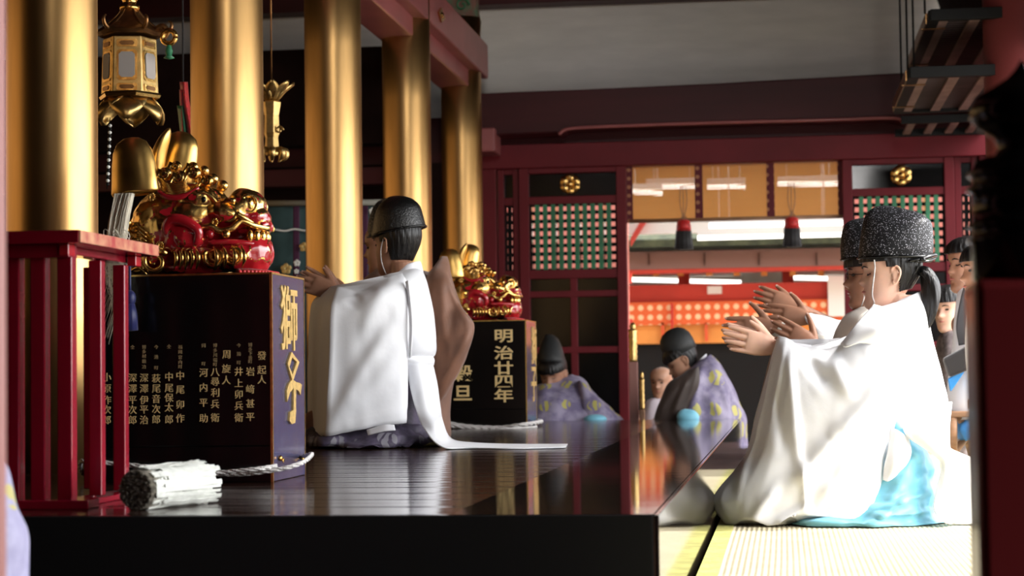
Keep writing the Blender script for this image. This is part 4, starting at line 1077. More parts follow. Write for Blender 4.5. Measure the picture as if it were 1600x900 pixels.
# teal curtain behind
t = thing('teal_curtain', at(460, 440, 10.6), 'dark teal curtain with purple bands and gold blossoms behind the large lion', 'curtain')
def fold(u, v): return (0, .012*math.sin(v*30), 0)
M['teal'] = mat('dark_teal_cloth', (.035, .075, .075), .8, var=.15, vscale=6)
b = NB(); patch(b, [[(400, y, 10.6), (440, y, 10.58), (480, y, 10.62), (520, y, 10.6), (600, y, 10.6)] for y in (322, 380, 440, 500, 600, 663)], 8, fold=fold); link('curtain_cloth', b, M['teal'], t, solid=.003)
for px, w_ in ((463, 5), (570, 5), (415, 5)):
    b = NB(); patch(b, [[(px-w_, y, 10.55), (px+w_, y, 10.55)] for y in (322, 400, 500, 600, 662)], 4); link('purple_band', b, mat('plum_band', (.07, .015, .05), .8) if 'plum_band' not in bpy.data.materials else bpy.data.materials['plum_band'], t, solid=.003)
b = NB(); tube(b, [at(400, 318, 10.55), at(600, 316, 10.55)], .017, 8); link('curtain_rod', b, mat('grey_rod', (.25, .24, .2), .6), t)
b = NB(); tube(b, [at(425, 358, 10.54), at(445, 361, 10.54), at(460, 358, 10.54), at(480, 361, 10.54), at(500, 359, 10.54)], .006, 6, n=4); link('white_cord', b, M['paper'], t)
for px, py, r, m in ((475, 386, .026, 'gold_flat'), (447, 420, .030, 'gold_flat'), (464, 411, .019, 'paper'), (463, 424, .014, 'paper'), (582, 330, .02, 'paper')):
    bb = NB(); cc = at(px, py, 10.53)
    for i in range(5):
        a0 = i*2*PI/5+PI/2; ball(bb, cc+V3(math.cos(a0), 0, math.sin(a0))*r*.6, (r*.5, .003, r*.5), 10)
    link('blossom', bb, M[m], t)

# ------------------------------------------------------------------ newel post at the right edge
NY = 2.5
a = at(1520, 400, NY); r0 = .066; cx = a.x+r0
def zr_(py): return at(1590, py, NY).z
t = thing('newel_post', (cx, NY, -.06), 'blurred red newel post with black onion-shaped metal finial at the picture edge', 'post')
b = NB(); box(b, (cx-.072, NY-.07, -.06), (cx+.072, NY+.07, zr_(438))); link('post_body', b, M['red_post'] if 'red_post' in M else mat('dark_red_post', (.22, .02, .022), .35, coat=.3), t, smooth=False, bevel=.012)
b = NB(); lathe(b, [(r0*1.02, zr_(438)), (r0*1.02, zr_(380)), (r0*1.09, zr_(378)), (r0*1.10, zr_(372)), (r0*1.02, zr_(370)), (r0*1.02, zr_(356)), (r0*1.10, zr_(354)), (r0*1.09, zr_(349)), (r0, zr_(347)), (r0, zr_(300)), (r0*1.09, zr_(298)), (r0*1.1, zr_(291)), (r0, zr_(289)),
     (r0, zr_(276)), (r0*1.08, zr_(274)), (r0*1.07, zr_(269)), (r0*.98, zr_(262)), (r0*.9, zr_(248)), (r0*.55, zr_(243)), (r0*.48, zr_(232)), (r0*.55, zr_(215)), (r0*.86, zr_(200)), (r0*1.0, zr_(184)), (r0*1.0, zr_(168)), (r0*.88, zr_(150)), (r0*.58, zr_(137)), (r0*.28, zr_(122)), (r0*.12, zr_(108)), (.001, zr_(94))], (cx, NY, 0), 48)
link('onion_finial', b, M['black'], t)
# rail and small black baluster near the right border
t = thing('railing', (cx+.2, NY+.3, -.06), 'bright red railing with black metal fitting behind the newel post', 'railing')
ra = at(1575, 720, NY+.25); rb = at(1640, 700, NY+.25)
b = NB(); box(b, (at(1566, 800, NY+.25).x, NY+.2, -.06), (ra.x+.5, NY+.26, at(1566, 705, NY+.25).z)); link('rail_panel', b, M['beam_pink'], t, smooth=False, bevel=.004)
cc = at(1600, 600, NY+.12)
b = NB(); lathe(b, [(.010, at(1600, 565, NY).z), (.018, at(1600, 580, NY).z), (.012, at(1600, 592, NY).z), (.020, at(1600, 620, NY).z), (.014, at(1600, 660, NY).z), (.022, at(1600, 700, NY).z), (.016, at(1600, 760, NY).z), (.022, at(1600, 800, NY).z), (.018, -.06)], (cc.x, NY+.12, 0), 20); link('metal_fitting', b, M['black'], t)
# pink pole on the left border
b = NB(); x1 = at(8, 450, 2.2).x; lathe(b, [(.04, -.3), (.04, 3.6)], (x1-.042, 2.2, 0), 24); o = link('pole', b, mat('salmon_pole', (.50, .20, .18), .5), None, smooth=False, bevel=.01); tag(o, 'blurred salmon pink pole at the picture border', 'pole')
# short carved newel at platform's far end (white banded metal cap)
t = thing('stair_newel', at(990, 655, 11.6), 'slim pinkish post with banded metal cap at the far platform end', 'post')
for px, w_, y0, y1, y2 in ((990, 7, 503, 565, 700), (1003, 4, 580, 640, 700)):
    Y = 11.7 if px == 990 else 12.3; c = at(px, 600, Y); r = w_*Y/F
    z = lambda p: at(px, p, Y).z
    b = NB(); box(b, (c.x-r, Y-r, -.06), (c.x+r, Y+r, z(y1))); link('post_body', b, M['wood'] if px == 1003 else mat('rose_wood', (.34, .15, .12), .45), t, smooth=False, bevel=.006)
    b = NB(); pr = [(r, z(y1))]
    for i in range(7):
        q = y1-(y1-y0-14)*i/6; pr += [(r*1.05, z(q)), (r*.85, z(q-3))]
    pr += [(r*.4, z(y0+12)), (r*.8, z(y0+8)), (r*.6, z(y0+3)), (.001, z(y0))]
    lathe(b, pr, (c.x, Y, 0), 20); link('banded_cap', b, M['gold_dull'], t)
# ------------------------------------------------------------------ people
HEADP = [(-.118, .070, .030, .018), (-.112, .082, .004, .030), (-.100, .088, -.012, .041), (-.085, .088, -.030, .050), (-.065, .086, -.050, .058), (-.045, .087, -.064, .063), (-.025, .085, -.078, .067),
         (-.005, .084, -.090, .070), (.015, .083, -.097, .073), (.032, .089, -.101, .075), (.05, .090, -.101, .0755), (.068, .084, -.097, .073), (.085, .072, -.088, .066), (.098, .054, -.072, .053), (.108, .030, -.050, .034), (.113, .005, -.025, .012)]
def G(x, s): return math.exp(-(x/s)**2)
def head_bm(bm, Mt, s=1.0, jaw=1.0, female=False, n=56):
    rows = ringsmooth(HEADP, 4); rings = []
    for z, fx, bx_, hw in rows:
        cx = (fx+bx_)/2; rx = (fx-bx_)/2; rg = []
        for i in range(n):
            a = 2*PI*i/n; ca, sa = math.cos(a), math.sin(a)
            ex = .92 if ca > 0 else 1.0
            x = cx + rx*math.copysign(abs(ca)**ex, ca); y = hw*math.copysign(abs(sa)**.92, sa)*(jaw if z < -.03 else 1)
            if ca > .2:
                nose = .0
                if -.036 < z < .03:
                    t = (z+.036)/.066
                    h = .026*math.sin(PI*min(1, max(0, t))**.55)**1.0 if t < .5 else .026*(1-t)*1.35+.003
                    nose = (.021 if female else .025)*(G(z+.022, .013)) + .009*G(z-.002, .016)
                x += nose*G(y, .0105+.004*G(z+.024, .01)) + .006*G(z+.026, .007)*G(abs(y)-.012, .006)
                x -= .0085*G(z-.010, .013)*G(abs(y)-.031, .016)
                x += .0035*G(z-.027, .008)*G(abs(y)-.03, .022)
                x += .0055*G(z+.050, .0052)*G(y, .020) + .0055*G(z+.062, .0055)*G(y, .018) - .0035*G(z+.056, .0028)*G(y, .022) - .003*G(z+.075, .006)*G(y, .02)
                x += .005*G(z+.095, .012)*G(y, .018) + .003*G(z+.018, .016)*G(abs(y)-.042, .016)
            rg.append(Mt @ (V3(x, y, z)*s))
        rings.append(rg)
    loft(bm, rings)
    # ears
    for sd in (-1, 1):
        e = V3(-.008, sd*.073, -.004)
        pts = [e+V3(-.002, 0, -.030), e+V3(-.012, sd*.008, -.018), e+V3(-.020, sd*.014, .004), e+V3(-.018, sd*.014, .022), e+V3(-.006, sd*.010, .031), e+V3(.006, sd*.004, .024), e+V3(.006, sd*.001, .008)]
        tube(bm, [Mt @ (p*s) for p in pts], [.0045*s]*len(pts), 8, n=4)
        ball(bm, Mt @ ((e+V3(-.006, sd*.003, 0))*s), (.013*s, .006*s, .024*s), 12, rot=Mt.to_3x3())
        ball(bm, Mt @ ((e+V3(.001, sd*.002, -.024))*s), (.007*s, .005*s, .009*s), 10, rot=Mt.to_3x3())
    return bm
def hand_bm(bm, wrist, d, nrm, s=1.0, curl=.12, spread=.09, thumb=.8, side=1, fist=0):
    """wrist point, finger direction d, nrm = back-of-hand normal; side = +1/-1 chooses which edge the thumb leaves"""
    d = Vector(d).normalized(); nrm = Vector(nrm); nrm = (nrm-d*nrm.dot(d)).normalized(); w = d.cross(nrm).normalized()*side   # w points to the thumb side
    wr = Vector(wrist)
    rings = []
    for u, hw, th in ((-.03, .024, .019), (-.005, .026, .018), (.015, .032, .017), (.035, .038, .017), (.06, .042, .0155), (.08, .0425, .014), (.092, .040, .012), (.098, .036, .008)):
        c = wr+d*u*s
        rings.append([c+(w*math.cos(a)*hw+nrm*math.sin(a)*th*(1+.15*math.cos(a)))*s for a in [2*PI*k/24 for k in range(24)]])
    loft(bm, rings)
    L_ = (.070, .079, .073, .057); off = (.0325, .0112, -.0108, -.0318); st = (.088, .092, .089, .081)
    tips = []
    for i in range(4):
        base = wr+(d*(st[i]-.02)+w*off[i])*s; a = spread*(1.5-i)/1.5*1.0
        fd = (d*math.cos(a)+w*math.sin(a)).normalized(); pts = [base]; p = base+fd*.022*s; pts.append(p); ang = 0
        for seg, cu in ((.44, .6), (.30, 1.0), (.26, .9)):
            ang += curl*cu*(1+.12*i); dr = fd*math.cos(ang)-nrm*math.sin(ang); p = p+dr*L_[i]*seg*s; pts.append(p)
        r = [.0100, .0100, .0094, .0086, .0070]; k = .88 if i == 3 else 1
        tube(bm, pts, [x*s*k for x in r], 12, n=4); ball(bm, pts[-1], .0064*s*k, 10)
        for q in (1, 2): ball(bm, pts[q], .0094*s*k*(1.03 if q == 1 else .96), 10)
        tips.append((pts[-1], (pts[-1]-pts[-2]).normalized()))
    b0 = wr+(d*.012+w*.022-nrm*.004)*s; td = (d*math.cos(thumb)+w*math.sin(thumb)-nrm*.12).normalized()
    pts = [b0, b0+td*.036*s, b0+td*.064*s+d*.004*s, b0+td*.086*s+d*.012*s]
    tube(bm, pts, [.0150*s, .0125*s, .0102*s, .0072*s], 12, n=4); ball(bm, pts[-1], .0074*s, 10)
    tips.append((pts[-1], (pts[-1]-pts[-2]).normalized()))
    return tips, nrm
def limb(bm, pts, r): tube(bm, pts, r, 16, n=5); [ball(bm, p, q*1.0, 14) for p, q in zip(pts, r)]
def HM(c, yaw, pitch=0, roll=0): return Matrix.Translation(c) @ Matrix.Rotation(yaw, 4, 'Z') @ Matrix.Rotation(pitch, 4, 'Y') @ Matrix.Rotation(roll, 4, 'X')
def person(label, head, yaw, pitch, pelvis, bodyyaw=None, hands=(), skin='skin', vox=.0042, s=1.0, female=False, roll=0, floor=0.0, group=None, kneel=True, closed=False, shoulder_w=.13, cat='person'):
    """hands: list of (wrist, dir, normal, side, curl, spread, thumb, elbow)"""
    if bodyyaw is None: bodyyaw = yaw
    root = thing('person', V3(pelvis.x, pelvis.y, floor), label, cat, group)
    Mt = HM(head, yaw, pitch, roll); b = NB(); head_bm(b, Mt, s, female=female)
    f = V3(math.cos(bodyyaw), math.sin(bodyyaw), 0); l = V3(-f.y, f.x, 0)
    nb = Mt @ V3(-.035*s, 0, -.07*s); sh = nb + V3(0, 0, -.15*s) - (head-nb)*0
    chest = pelvis.lerp(sh, .8)
    tube(b, [nb, nb.lerp(sh, .5), sh+V3(0, 0, .03)], [.052*s, .050*s, .062*s], 20, n=3)
    limb(b, [pelvis, pelvis.lerp(sh, .5), chest, sh-V3(0, 0, .03)], [.11*s, .095*s, .095*s, .07*s])
    for sd in (-1, 1):
        limb(b, [sh, sh+l*sd*shoulder_w*s+V3(0, 0, -.035)], [.06*s, .050*s])
        if kneel:
            kn = pelvis+f*.36*s+l*sd*.10*s; kn.z = floor+.07
            limb(b, [pelvis+l*sd*.07, kn], [.085*s, .058*s]); ft = pelvis-f*.06+l*sd*.06; ft.z = floor+.05
            limb(b, [kn, ft], [.052*s, .04*s])
    tl = []
    for (wr, d, nr, side, curl, spr, th, elbow) in hands:
        sd = 1 if (Vector(elbow)-sh).dot(l) > 0 else -1
        limb(b, [sh+l*sd*shoulder_w*s+V3(0, 0, -.035), Vector(elbow), Vector(wr)-Vector(d).normalized()*.03], [.048*s, .038*s, .026*s])
        tl.append(hand_bm(b, wr, d, nr, s, curl, spr, th, side))
    b = voxel_join(b, vox, 2)
    bod = link('body', b, M[skin], root)
    # eyes, brows, lips
    for sd in (-1, 1):
        b = NB()
        if closed:
            tube(b, [Mt @ (V3(.0745, sd*.019, .006)*s), Mt @ (V3(.0765, sd*.031, .0015)*s), Mt @ (V3(.068, sd*.044, .006)*s)], .0022*s, 6, n=4)
        else:
            ball(b, Mt @ (V3(.0725, sd*.031, .008)*s), (.007*s, .012*s, .0055*s), 12, rot=Mt.to_3x3())
        link('eye', b, M['hair'] if closed else M['eye'], bod)
    for sd in (-1, 1):
        b = NB(); tube(b, [Mt @ (V3(.090, sd*.014, .027)*s), Mt @ (V3(.0885, sd*.030, .0315)*s), Mt @ (V3(.076, sd*.048, .026)*s)], [.0018*s, .0030*s, .0012*s], 6, n=4); link('eyebrow', b, M['hair'], bod)
    b = NB(); tube(b, [Mt @ (V3(.079, -.022, -.056)*s), Mt @ (V3(.0905, -.008, -.0545)*s), Mt @ (V3(.092, 0, -.0552)*s), Mt @ (V3(.0905, .008, -.0545)*s), Mt @ (V3(.079, .022, -.056)*s)], [.0012*s, .0034*s, .0036*s, .0034*s, .0012*s], 8, n=4); link('lips', b, M['lip'], bod)
    # finger nails
    if vox < .0045:
        b = NB()
        for tips, nr in tl:
            for p, dd in tips:
                u = dd.cross(nr).normalized(); n2 = u.cross(dd).normalized()
                if n2.dot(nr) < 0: n2 = -n2
                q = Matrix((dd, u, n2)).transposed()
                ball(b, p+n2*.0050*s+dd*.001, (.0055*s, .0042*s, .0016*s), 10, rot=q)
        if tl: link('fingernails', b, M['nail'], bod)
        else: b.free()
    root['_'] = 0; del root['_']
    return root, Mt, sh, f, l
M['eye'] = mat('dark_eye', (.03, .02, .015), .15)
M['nail'] = mat('fingernail', (.72, .46, .38), .3)
def crease(bm, lst, Y=None, dirv=(0, -1, 0), front=True):
    """raise soft folds along image segments (x0,y0,x1,y1,amp,width) measured in plane Y; pushes the near side towards dirv"""
    dirv = Vector(dirv); seg = []
    for x0, y0, x1, y1, amp, wd in lst:
        a, c = at(x0, y0, Y), at(x1, y1, Y); seg.append((a.x, a.z, c.x, c.z, amp, wd))
    bmesh.ops.recalc_face_normals(bm, faces=bm.faces); bm.normal_update()
    for v in bm.verts:
        k = 0
        if front and v.normal.dot(dirv) < -.2: continue
        for ax, az, cx, cz, amp, wd in seg:
            dx, dz = cx-ax, cz-az; L2 = dx*dx+dz*dz; t = max(0, min(1, ((v.co.x-ax)*dx+(v.co.z-az)*dz)/L2))
            qx, qz = ax+dx*t, az+dz*t; dd = math.hypot(v.co.x-qx, v.co.z-qz)
            fade = min(1, 4*t*(1-t)+.35)
            k += 1.0*amp*math.exp(-(dd/wd)**2)*fade
        v.co += dirv*k
    return bm
def ringpoly(pts, seg=56, rounds=2):
    P_ = [Vector(p) for p in pts]
    for _ in range(rounds):
        Q = []
        for i in range(len(P_)):
            a, c = P_[i], P_[(i+1) % len(P_)]; Q += [a*.8+c*.2, a*.2+c*.8]
        P_ = Q
    acc = [0]
    for i in range(len(P_)): acc.append(acc[-1]+(P_[(i+1) % len(P_)]-P_[i]).length)
    out = []; j = 0
    for k in range(seg):
        s = acc[-1]*k/seg
        while acc[j+1] < s: j += 1
        out.append(P_[j].lerp(P_[(j+1) % len(P_)], (s-acc[j])/max(1e-9, acc[j+1]-acc[j])))
    return out
def polybag(bm, rows, n=6, seg=72, rounds=2, mi=0):
    """rows: lists of K (px,py,Y) corner points (same K), smoothly lofted"""
    W_ = [[at(*p) for p in r] for r in rows]; K = len(W_[0])
    cols = [cr([W_[i][k] for i in range(len(W_))], n) for k in range(K)]
    return loft(bm, [ringpoly([cols[k][i] for k in range(K)], seg, rounds) for i in range(len(cols[0]))], mi=mi)
def refine(bm, cuts=1):
    bmesh.ops.subdivide_edges(bm, edges=bm.edges[:], cuts=cuts, use_grid_fill=True); return bm
def hair_shell(root, Mt, s, cond, off=.008, nm='short_hair', m='hair', n=120):
    rows = ringsmooth(HEADP, 10); b = NB(); rings = []
    for z, fx, bx_, hw in rows:
        cx = (fx+bx_)/2; rx = (fx-bx_)/2+off; rg = []
        for i in range(n):
            a = 2*PI*i/n; x = cx+rx*math.copysign(abs(math.cos(a))**.95, math.cos(a)); y = (hw+off)*math.copysign(abs(math.sin(a))**.92, math.sin(a)); k = 1+.012*math.sin(a*23+z*60)
            rg.append(V3(x*k, y*k, z+off*max(0, min(1, (z-.04)*16))))
        rings.append(rg)
    vv = [[b.verts.new(Mt @ (p*s)) for p in r] for r in rings]
    for j in range(len(rings)-1):
        for i in range(n):
            p = rings[j][i]
            if cond(p.x, abs(p.y), p.z): b.faces.new((vv[j][i], vv[j][(i+1) % n], vv[j+1][(i+1) % n], vv[j+1][i]))
    b.faces.new(vv[-1])
    for v in [v for v in b.verts if not v.link_faces]: b.verts.remove(v)
    return link(nm, b, M[m], root, solid=.006)
def hat(root, rows, m='hat', seg=48, band=True, pins=None):
    b = NB(); bag(b, rows, 5, seg, sq=2.1, amp=0); link('tall_cap', b, M[m], root)
    if band:
        y0 = rows[0]; b = NB(); r = ringpx(*y0[:5], y0[5]*1.02, seg=40, sq=2.1); r.append(r[0]); tube(b, r, .0048, 8); link('cap_band', b, M['black'], root)

# ================= kneeling white-robed priest on the platform
YP = 7.5; FZ = .25
hc = at(619, 384, YP)
pelv = at(628, 600, YP); pelv.z = FZ+.24
wr = at(522, 456, 7.42); el = at(585, 500, 7.30)
wr2 = wr+V3(-.005, .10, .0)
p0, Mt, sh, f, l = person('kneeling priest in a white silk robe and black cap, hands raised to the altar', hc, PI-.55, .05, pelv, bodyyaw=PI-.12,
    hands=[(wr, (-.85, .12, .30), (.25, -1, .25), 1, .08, .07, .75, el), (wr2, (-.80, .02, .35), (-.1, 1, .2), -1, .10, .16, .75, el+V3(0, .45, 0))], skin='skin_tan', vox=.0042, floor=FZ, s=1.0)
hat(p0, [(370, 583, 353, 665, YP, .098), (352, 584, 338, 661, YP, .098), (332, 588, 322, 656, YP, .088), (318, 596, 313, 648, YP, .068), (309, 606, 308, 638, YP, .04), (306, 616, 306, 628, YP, .012)], m='hat_plain')
hair_shell(p0, Mt, 1.0, lambda x, y, z: (x < -.022 and z > -.062+.2*(x+.03)*0) or (z > .035) or (x < .012 and z > .012))
b = NB(); tube(b, [at(600, 368, YP-.075), at(595, 392, YP-.078), at(597, 412, YP-.07), at(603, 428, YP-.05)], .0022, 6, n=6); link('chin_cord', b, M['rope'], p0)
b = NB(); bag(b, [(442, 604, 432, 662, YP, .085), (428, 615, 420, 660, YP, .075), (420, 625, 409, 657, YP, .066), (421, 626, 410, 656, YP, .058), (430, 622, 418, 655, YP, .055)], 4, 40, 2.1, 0); link('inner_collar', b, M['white_inner'], p0)
# back and torso of robe
b = NB()
polybag(b, [[(625, 424, 7.42), (652, 417, 7.46), (660, 420, 7.6), (640, 420, 7.68), (615, 428, 7.6)],
            [(590, 436, 7.30), (655, 424, 7.34), (668, 436, 7.55), (650, 432, 7.75), (600, 440, 7.72)],
            [(570, 462, 7.26), (660, 450, 7.28), (678, 470, 7.55), (655, 460, 7.80), (580, 470, 7.78)],
            [(575, 520, 7.28), (665, 510, 7.30), (687, 522, 7.55), (660, 515, 7.78), (585, 520, 7.76)],
            [(590, 550, 7.32), (664, 545, 7.34), (686, 553, 7.55), (665, 548, 7.74), (600, 550, 7.72)],
            [(600, 564, 7.36), (650, 562, 7.38), (674, 562, 7.55), (655, 561, 7.70), (605, 562, 7.68)]], 8)
crease(b, [(668, 440, 640, 520, .012, .02), (680, 500, 645, 545, .010, .02), (640, 430, 636, 520, .012, .012)], 7.35); wrinkle(b, .008, 7)
link('robe_back', b, M['white_cloth'], p0)
b = NB(); bag(b, [(556, 628, 557, 674, 7.5, .14), (562, 627, 563, 676, 7.5, .15), (570, 628, 571, 675, 7.5, .14)], 4, 48, 2.4, 0); link('belt', b, M['white_cloth'], p0)
# lower body under belt
b = NB(); bag(b, [(566, 610, 566, 672, 7.52, .14), (600, 590, 600, 668, 7.52, .18), (640, 560, 640, 668, 7.52, .21), (668, 520, 668, 670, 7.52, .24), (688, 500, 690, 668, 7.52, .25)], 6, 56, 2.4, .03, 7); wrinkle(b, .014, 8)
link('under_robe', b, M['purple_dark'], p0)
# near sleeve: cuff panel (turned to the altar) and broad panel towards the camera
b = NB()
polybag(b, [[(520, 446, 7.26), (560, 456, 7.22), (600, 438, 7.26), (634, 424, 7.34), (632, 424, 7.42), (590, 436, 7.44), (540, 452, 7.46), (512, 450, 7.5)],
            [(512, 466, 7.18), (560, 466, 7.15), (605, 452, 7.18), (636, 440, 7.26), (634, 440, 7.38), (590, 450, 7.42), (530, 460, 7.50), (492, 462, 7.56)],
            [(508, 490, 7.14), (560, 488, 7.13), (610, 480, 7.16), (638, 470, 7.22), (636, 470, 7.30), (590, 480, 7.38), (520, 480, 7.52), (480, 484, 7.62)],
            [(505, 550, 7.14), (560, 548, 7.14), (605, 540, 7.17), (637, 530, 7.22), (636, 530, 7.28), (590, 540, 7.36), (515, 540, 7.52), (477, 545, 7.64)],
            [(502, 620, 7.15), (560, 612, 7.15), (605, 604, 7.18), (636, 600, 7.22), (635, 600, 7.27), (590, 606, 7.34), (512, 610, 7.50), (477, 615, 7.64)],
            [(499, 681, 7.16), (560, 673, 7.16), (605, 662, 7.19), (634, 659, 7.22), (633, 659, 7.25), (590, 664, 7.33), (510, 676, 7.48), (479, 678, 7.62)]], 10, 96, 1)
crease(b, [(515, 670, 600, 520, .020, .035), (540, 650, 630, 545, .012, .03), (560, 460, 545, 480, -.02, .03), (600, 440, 570, 520, .014, .03), (520, 470, 512, 640, .010, .015), (620, 470, 560, 560, -.012, .03), (632, 640, 520, 672, .008, .02)], 7.15)
wrinkle(b, .010, 6); link('wide_sleeve', b, M['white_cloth'], p0)
b = NB(); polybag(b, [[(560, 456, 7.75), (630, 430, 7.72), (640, 430, 7.85), (520, 460, 7.95)], [(520, 520, 7.72), (630, 500, 7.74), (635, 500, 7.9), (490, 520, 8.0)], [(510, 670, 7.72), (630, 655, 7.76), (632, 655, 7.9), (486, 672, 8.0)]], 6); link('wide_sleeve', b, M['white_cloth'], p0)
b = NB(); patch(b, [[(634, 440, 7.24), (640, 500, 7.22), (639, 560, 7.24)], [(638, 438, 7.22), (644, 500, 7.2), (642, 558, 7.22)]], 6); link('sleeve_seam', b, M['white_cloth'], p0, solid=.005)
# train hanging from belt and lying on floor
def fl(px, py, dz=.004):
    p = atz(px, py, FZ+dz); return p
b = NB()
T = [[at(636, 566, 7.36), at(655, 568, 7.34), at(676, 568, 7.42)], [at(640, 600, 7.30), at(660, 600, 7.28), at(683, 600, 7.38)], [at(650, 640, 7.24), at(668, 640, 7.24), at(688, 636, 7.32)],
     [at(664, 672, 7.20), at(680, 670, 7.20), at(693, 662, 7.28)], [fl(690, 698, .012), fl(697, 694, .014), fl(706, 686, .014)], [fl(735, 700), fl(738, 697), fl(742, 692)], [fl(800, 701), fl(802, 698), fl(806, 694)], [fl(884, 699), fl(885, 697), fl(887, 694)]]
patch(b, T, 7, world=True); 
for v in b.verts: v.co.z = max(v.co.z, FZ+.003)
link('train', b, M['white_cloth'], p0, solid=.004)
# patterned trousers spread on the floor
b = NB(); bag(b, [(664, 492, 664, 668, 7.5, .24), (676, 486, 676, 676, 7.48, .30), (688, 484, 688, 680, 7.48, .34), (698, 490, 698, 678, 7.48, .33)], 6, 90, 2.8, .05, 9); 
for v in b.verts: v.co.z = max(v.co.z, FZ+.004+.0*v.co.x)
wrinkle(b, .022, 11, (1, 1, 2)); 
for v in b.verts: v.co.z = max(v.co.z, FZ+.004)
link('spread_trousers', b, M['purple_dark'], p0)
b = NB(); patch(b, [[(573, 672, 7.17), (600, 664, 7.15), (616, 664, 7.16)], [(575, 680, 7.13), (600, 674, 7.12), (618, 672, 7.13)]], 5); link('white_lining', b, M['white_inner'], p0, solid=.003)
c = fl(600, 700, 0); b = NB(); lathe(b, [(.001, 0), (.26, 0), (.268, .006), (.26, .013), (.001, .013)], (at(602, 600, 7.52).x, 7.50, FZ+.001), 48)
o = link('straw_cushion', b, mat('woven_straw', (.28, .25, .07), .8, bump=.8, bscale=160), None); tag(o, 'thin round straw mat under the kneeling white-robed priest', 'mat')

# ================= brown-robed priest behind
YB = 8.3; hb = at(603, 387, YB); pb = at(650, 600, YB); pb.z = FZ+.24
wb = at(545, 470, YB-.1)
p1, Mt, sh, f, l = person('priest in a brown robe kneeling just behind the white-robed priest', hb, PI-.1, .12, pb, hands=[(wb, (-.9, .05, .3), (0, -1, .2), 1, .1, .1, .7, at(610, 510, YB-.2)), (wb+V3(0, .08, 0), (-.9, 0, .3), (0, 1, .2), -1, .1, .1, .7, at(610, 510, YB+.25))], skin='skin_tan', vox=.006, floor=FZ)
hat(p1, [(372, 574, 366, 640, YB, .09), (350, 576, 345, 640, YB, .09), (328, 582, 326, 634, YB, .075), (316, 590, 314, 622, YB, .05), (310, 600, 310, 612, YB, .015)])
b = NB(); bag(b, [(424, 585, 418, 640, YB, .09), (440, 570, 434, 690, YB, .16), (470, 560, 470, 704, YB, .20), (510, 560, 505, 720, YB, .22), (560, 560, 560, 712, YB, .24), (620, 545, 615, 700, YB, .27), (690, 530, 690, 700, YB, .30)], 7, 60, 2.4, .03, 6); wrinkle(b, .015, 6); link('brown_robe', b, M['brown_cloth'], p1)
b = NB()
polybag(b, [[(690, 400, 8.15), (700, 402, 8.2), (698, 405, 8.3), (688, 405, 8.3)], [(672, 430, 8.0), (706, 436, 8.02), (706, 438, 8.2), (670, 436, 8.2)], [(668, 470, 7.98), (722, 478, 8.0), (722, 480, 8.16), (668, 474, 8.2)],
            [(670, 520, 7.98), (742, 510, 8.0), (742, 512, 8.14), (668, 520, 8.18)], [(672, 570, 8.0), (728, 560, 8.0), (728, 562, 8.12), (670, 570, 8.16)], [(675, 640, 8.0), (696, 618, 8.02), (696, 618, 8.1), (675, 640, 8.12)]], 8, 64)
crease(b, [(700, 430, 735, 505, .02, .02), (690, 420, 700, 560, .018, .02), (735, 520, 685, 610, .02, .018), (710, 480, 690, 560, -.02, .02)], 8.0); wrinkle(b, .012, 8); link('brown_sleeve', b, M['brown_cloth'], p1)

# ================= the three clapping attendants on the mats
def W(px, py, Y): return at(px, py, Y)
YW = 6.95
hc = W(1390, 430, YW); pel = W(1432, 720, YW); pel.z = .25
w1 = W(1209, 543, 6.86)
A, Mt, sh, f, l = person('ponytailed woman in a white robe and glittering black cap, clapping beside the platform', hc, PI+.03, .02, pel,
    hands=[(w1, (-.93, -.05, .22), (.05, -1, .12), 1, .08, .055, .62, W(1300, 600, 6.72)), (w1+V3(-.01, .055, .006), (-.93, .05, .25), (0, 1, 0), -1, .06, .05, .75, W(1300, 600, 7.2))], vox=.0030, s=1.04, skin='skin_fair', female=True, closed=True)
hat(A, [(404, 1341, 402, 1457, YW, .092), (388, 1342, 386, 1458.5, YW, .094), (366, 1345, 366, 1458, YW, .088), (349, 1348, 350, 1456, YW, .078), (335, 1353, 341, 1449, YW, .062), (327, 1361, 333, 1437, YW, .042), (322, 1372, 327, 1416, YW, .024), (321, 1384, 323, 1400, YW, .008)], seg=64)
b = NB(); ball(b, W(1441, 406, YW-.085), (.012, .004, .009), 12); tube(b, [W(1420, 408, YW-.09), W(1442, 404, YW-.075), W(1460, 398, YW-.03), W(1464, 401, YW)], [.005, .007, .006, .004], 8, n=4); tube(b, [W(1430, 409, YW-.09), W(1450, 408, YW-.06), W(1462, 403, YW-.02)], .004, 8, n=4); tube(b, [W(1438, 408, YW-.08), W(1434, 418, YW-.06), W(1430, 428, YW-.05)], [.005, .004, .003], 8, n=3); link('cap_pins', b, M['black'], A)
hair_shell(A, Mt, 1.04, lambda x, y, z: (x < -.024 and z > -.058-.25*(x+.03)) or (z > .045) or (x < .018 and z > .024), nm='tied_hair')
b = NB()
tube(b, [W(1434, 420, YW-.02), W(1447, 428, YW-.03), W(1454, 450, YW-.04), W(1452, 478, YW-.045), W(1447, 505, YW-.05), W(1449, 530, YW-.055)], [.012, .026, .034, .032, .018, .002], 22, n=8)
tube(b, [W(1440, 424, YW-.05), W(1456, 440, YW-.06), W(1461, 468, YW-.07), W(1455, 500, YW-.07), W(1444, 520, YW-.07)], [.010, .018, .016, .010, .002], 14, n=8)
for v in b.verts:
    a = math.atan2(v.co.y-YW, v.co.x-W(1452, 470, YW).x); v.co += V3(math.cos(a), math.sin(a), 0)*.0016*math.sin(a*26)
link('ponytail', b, M['hair'], A)
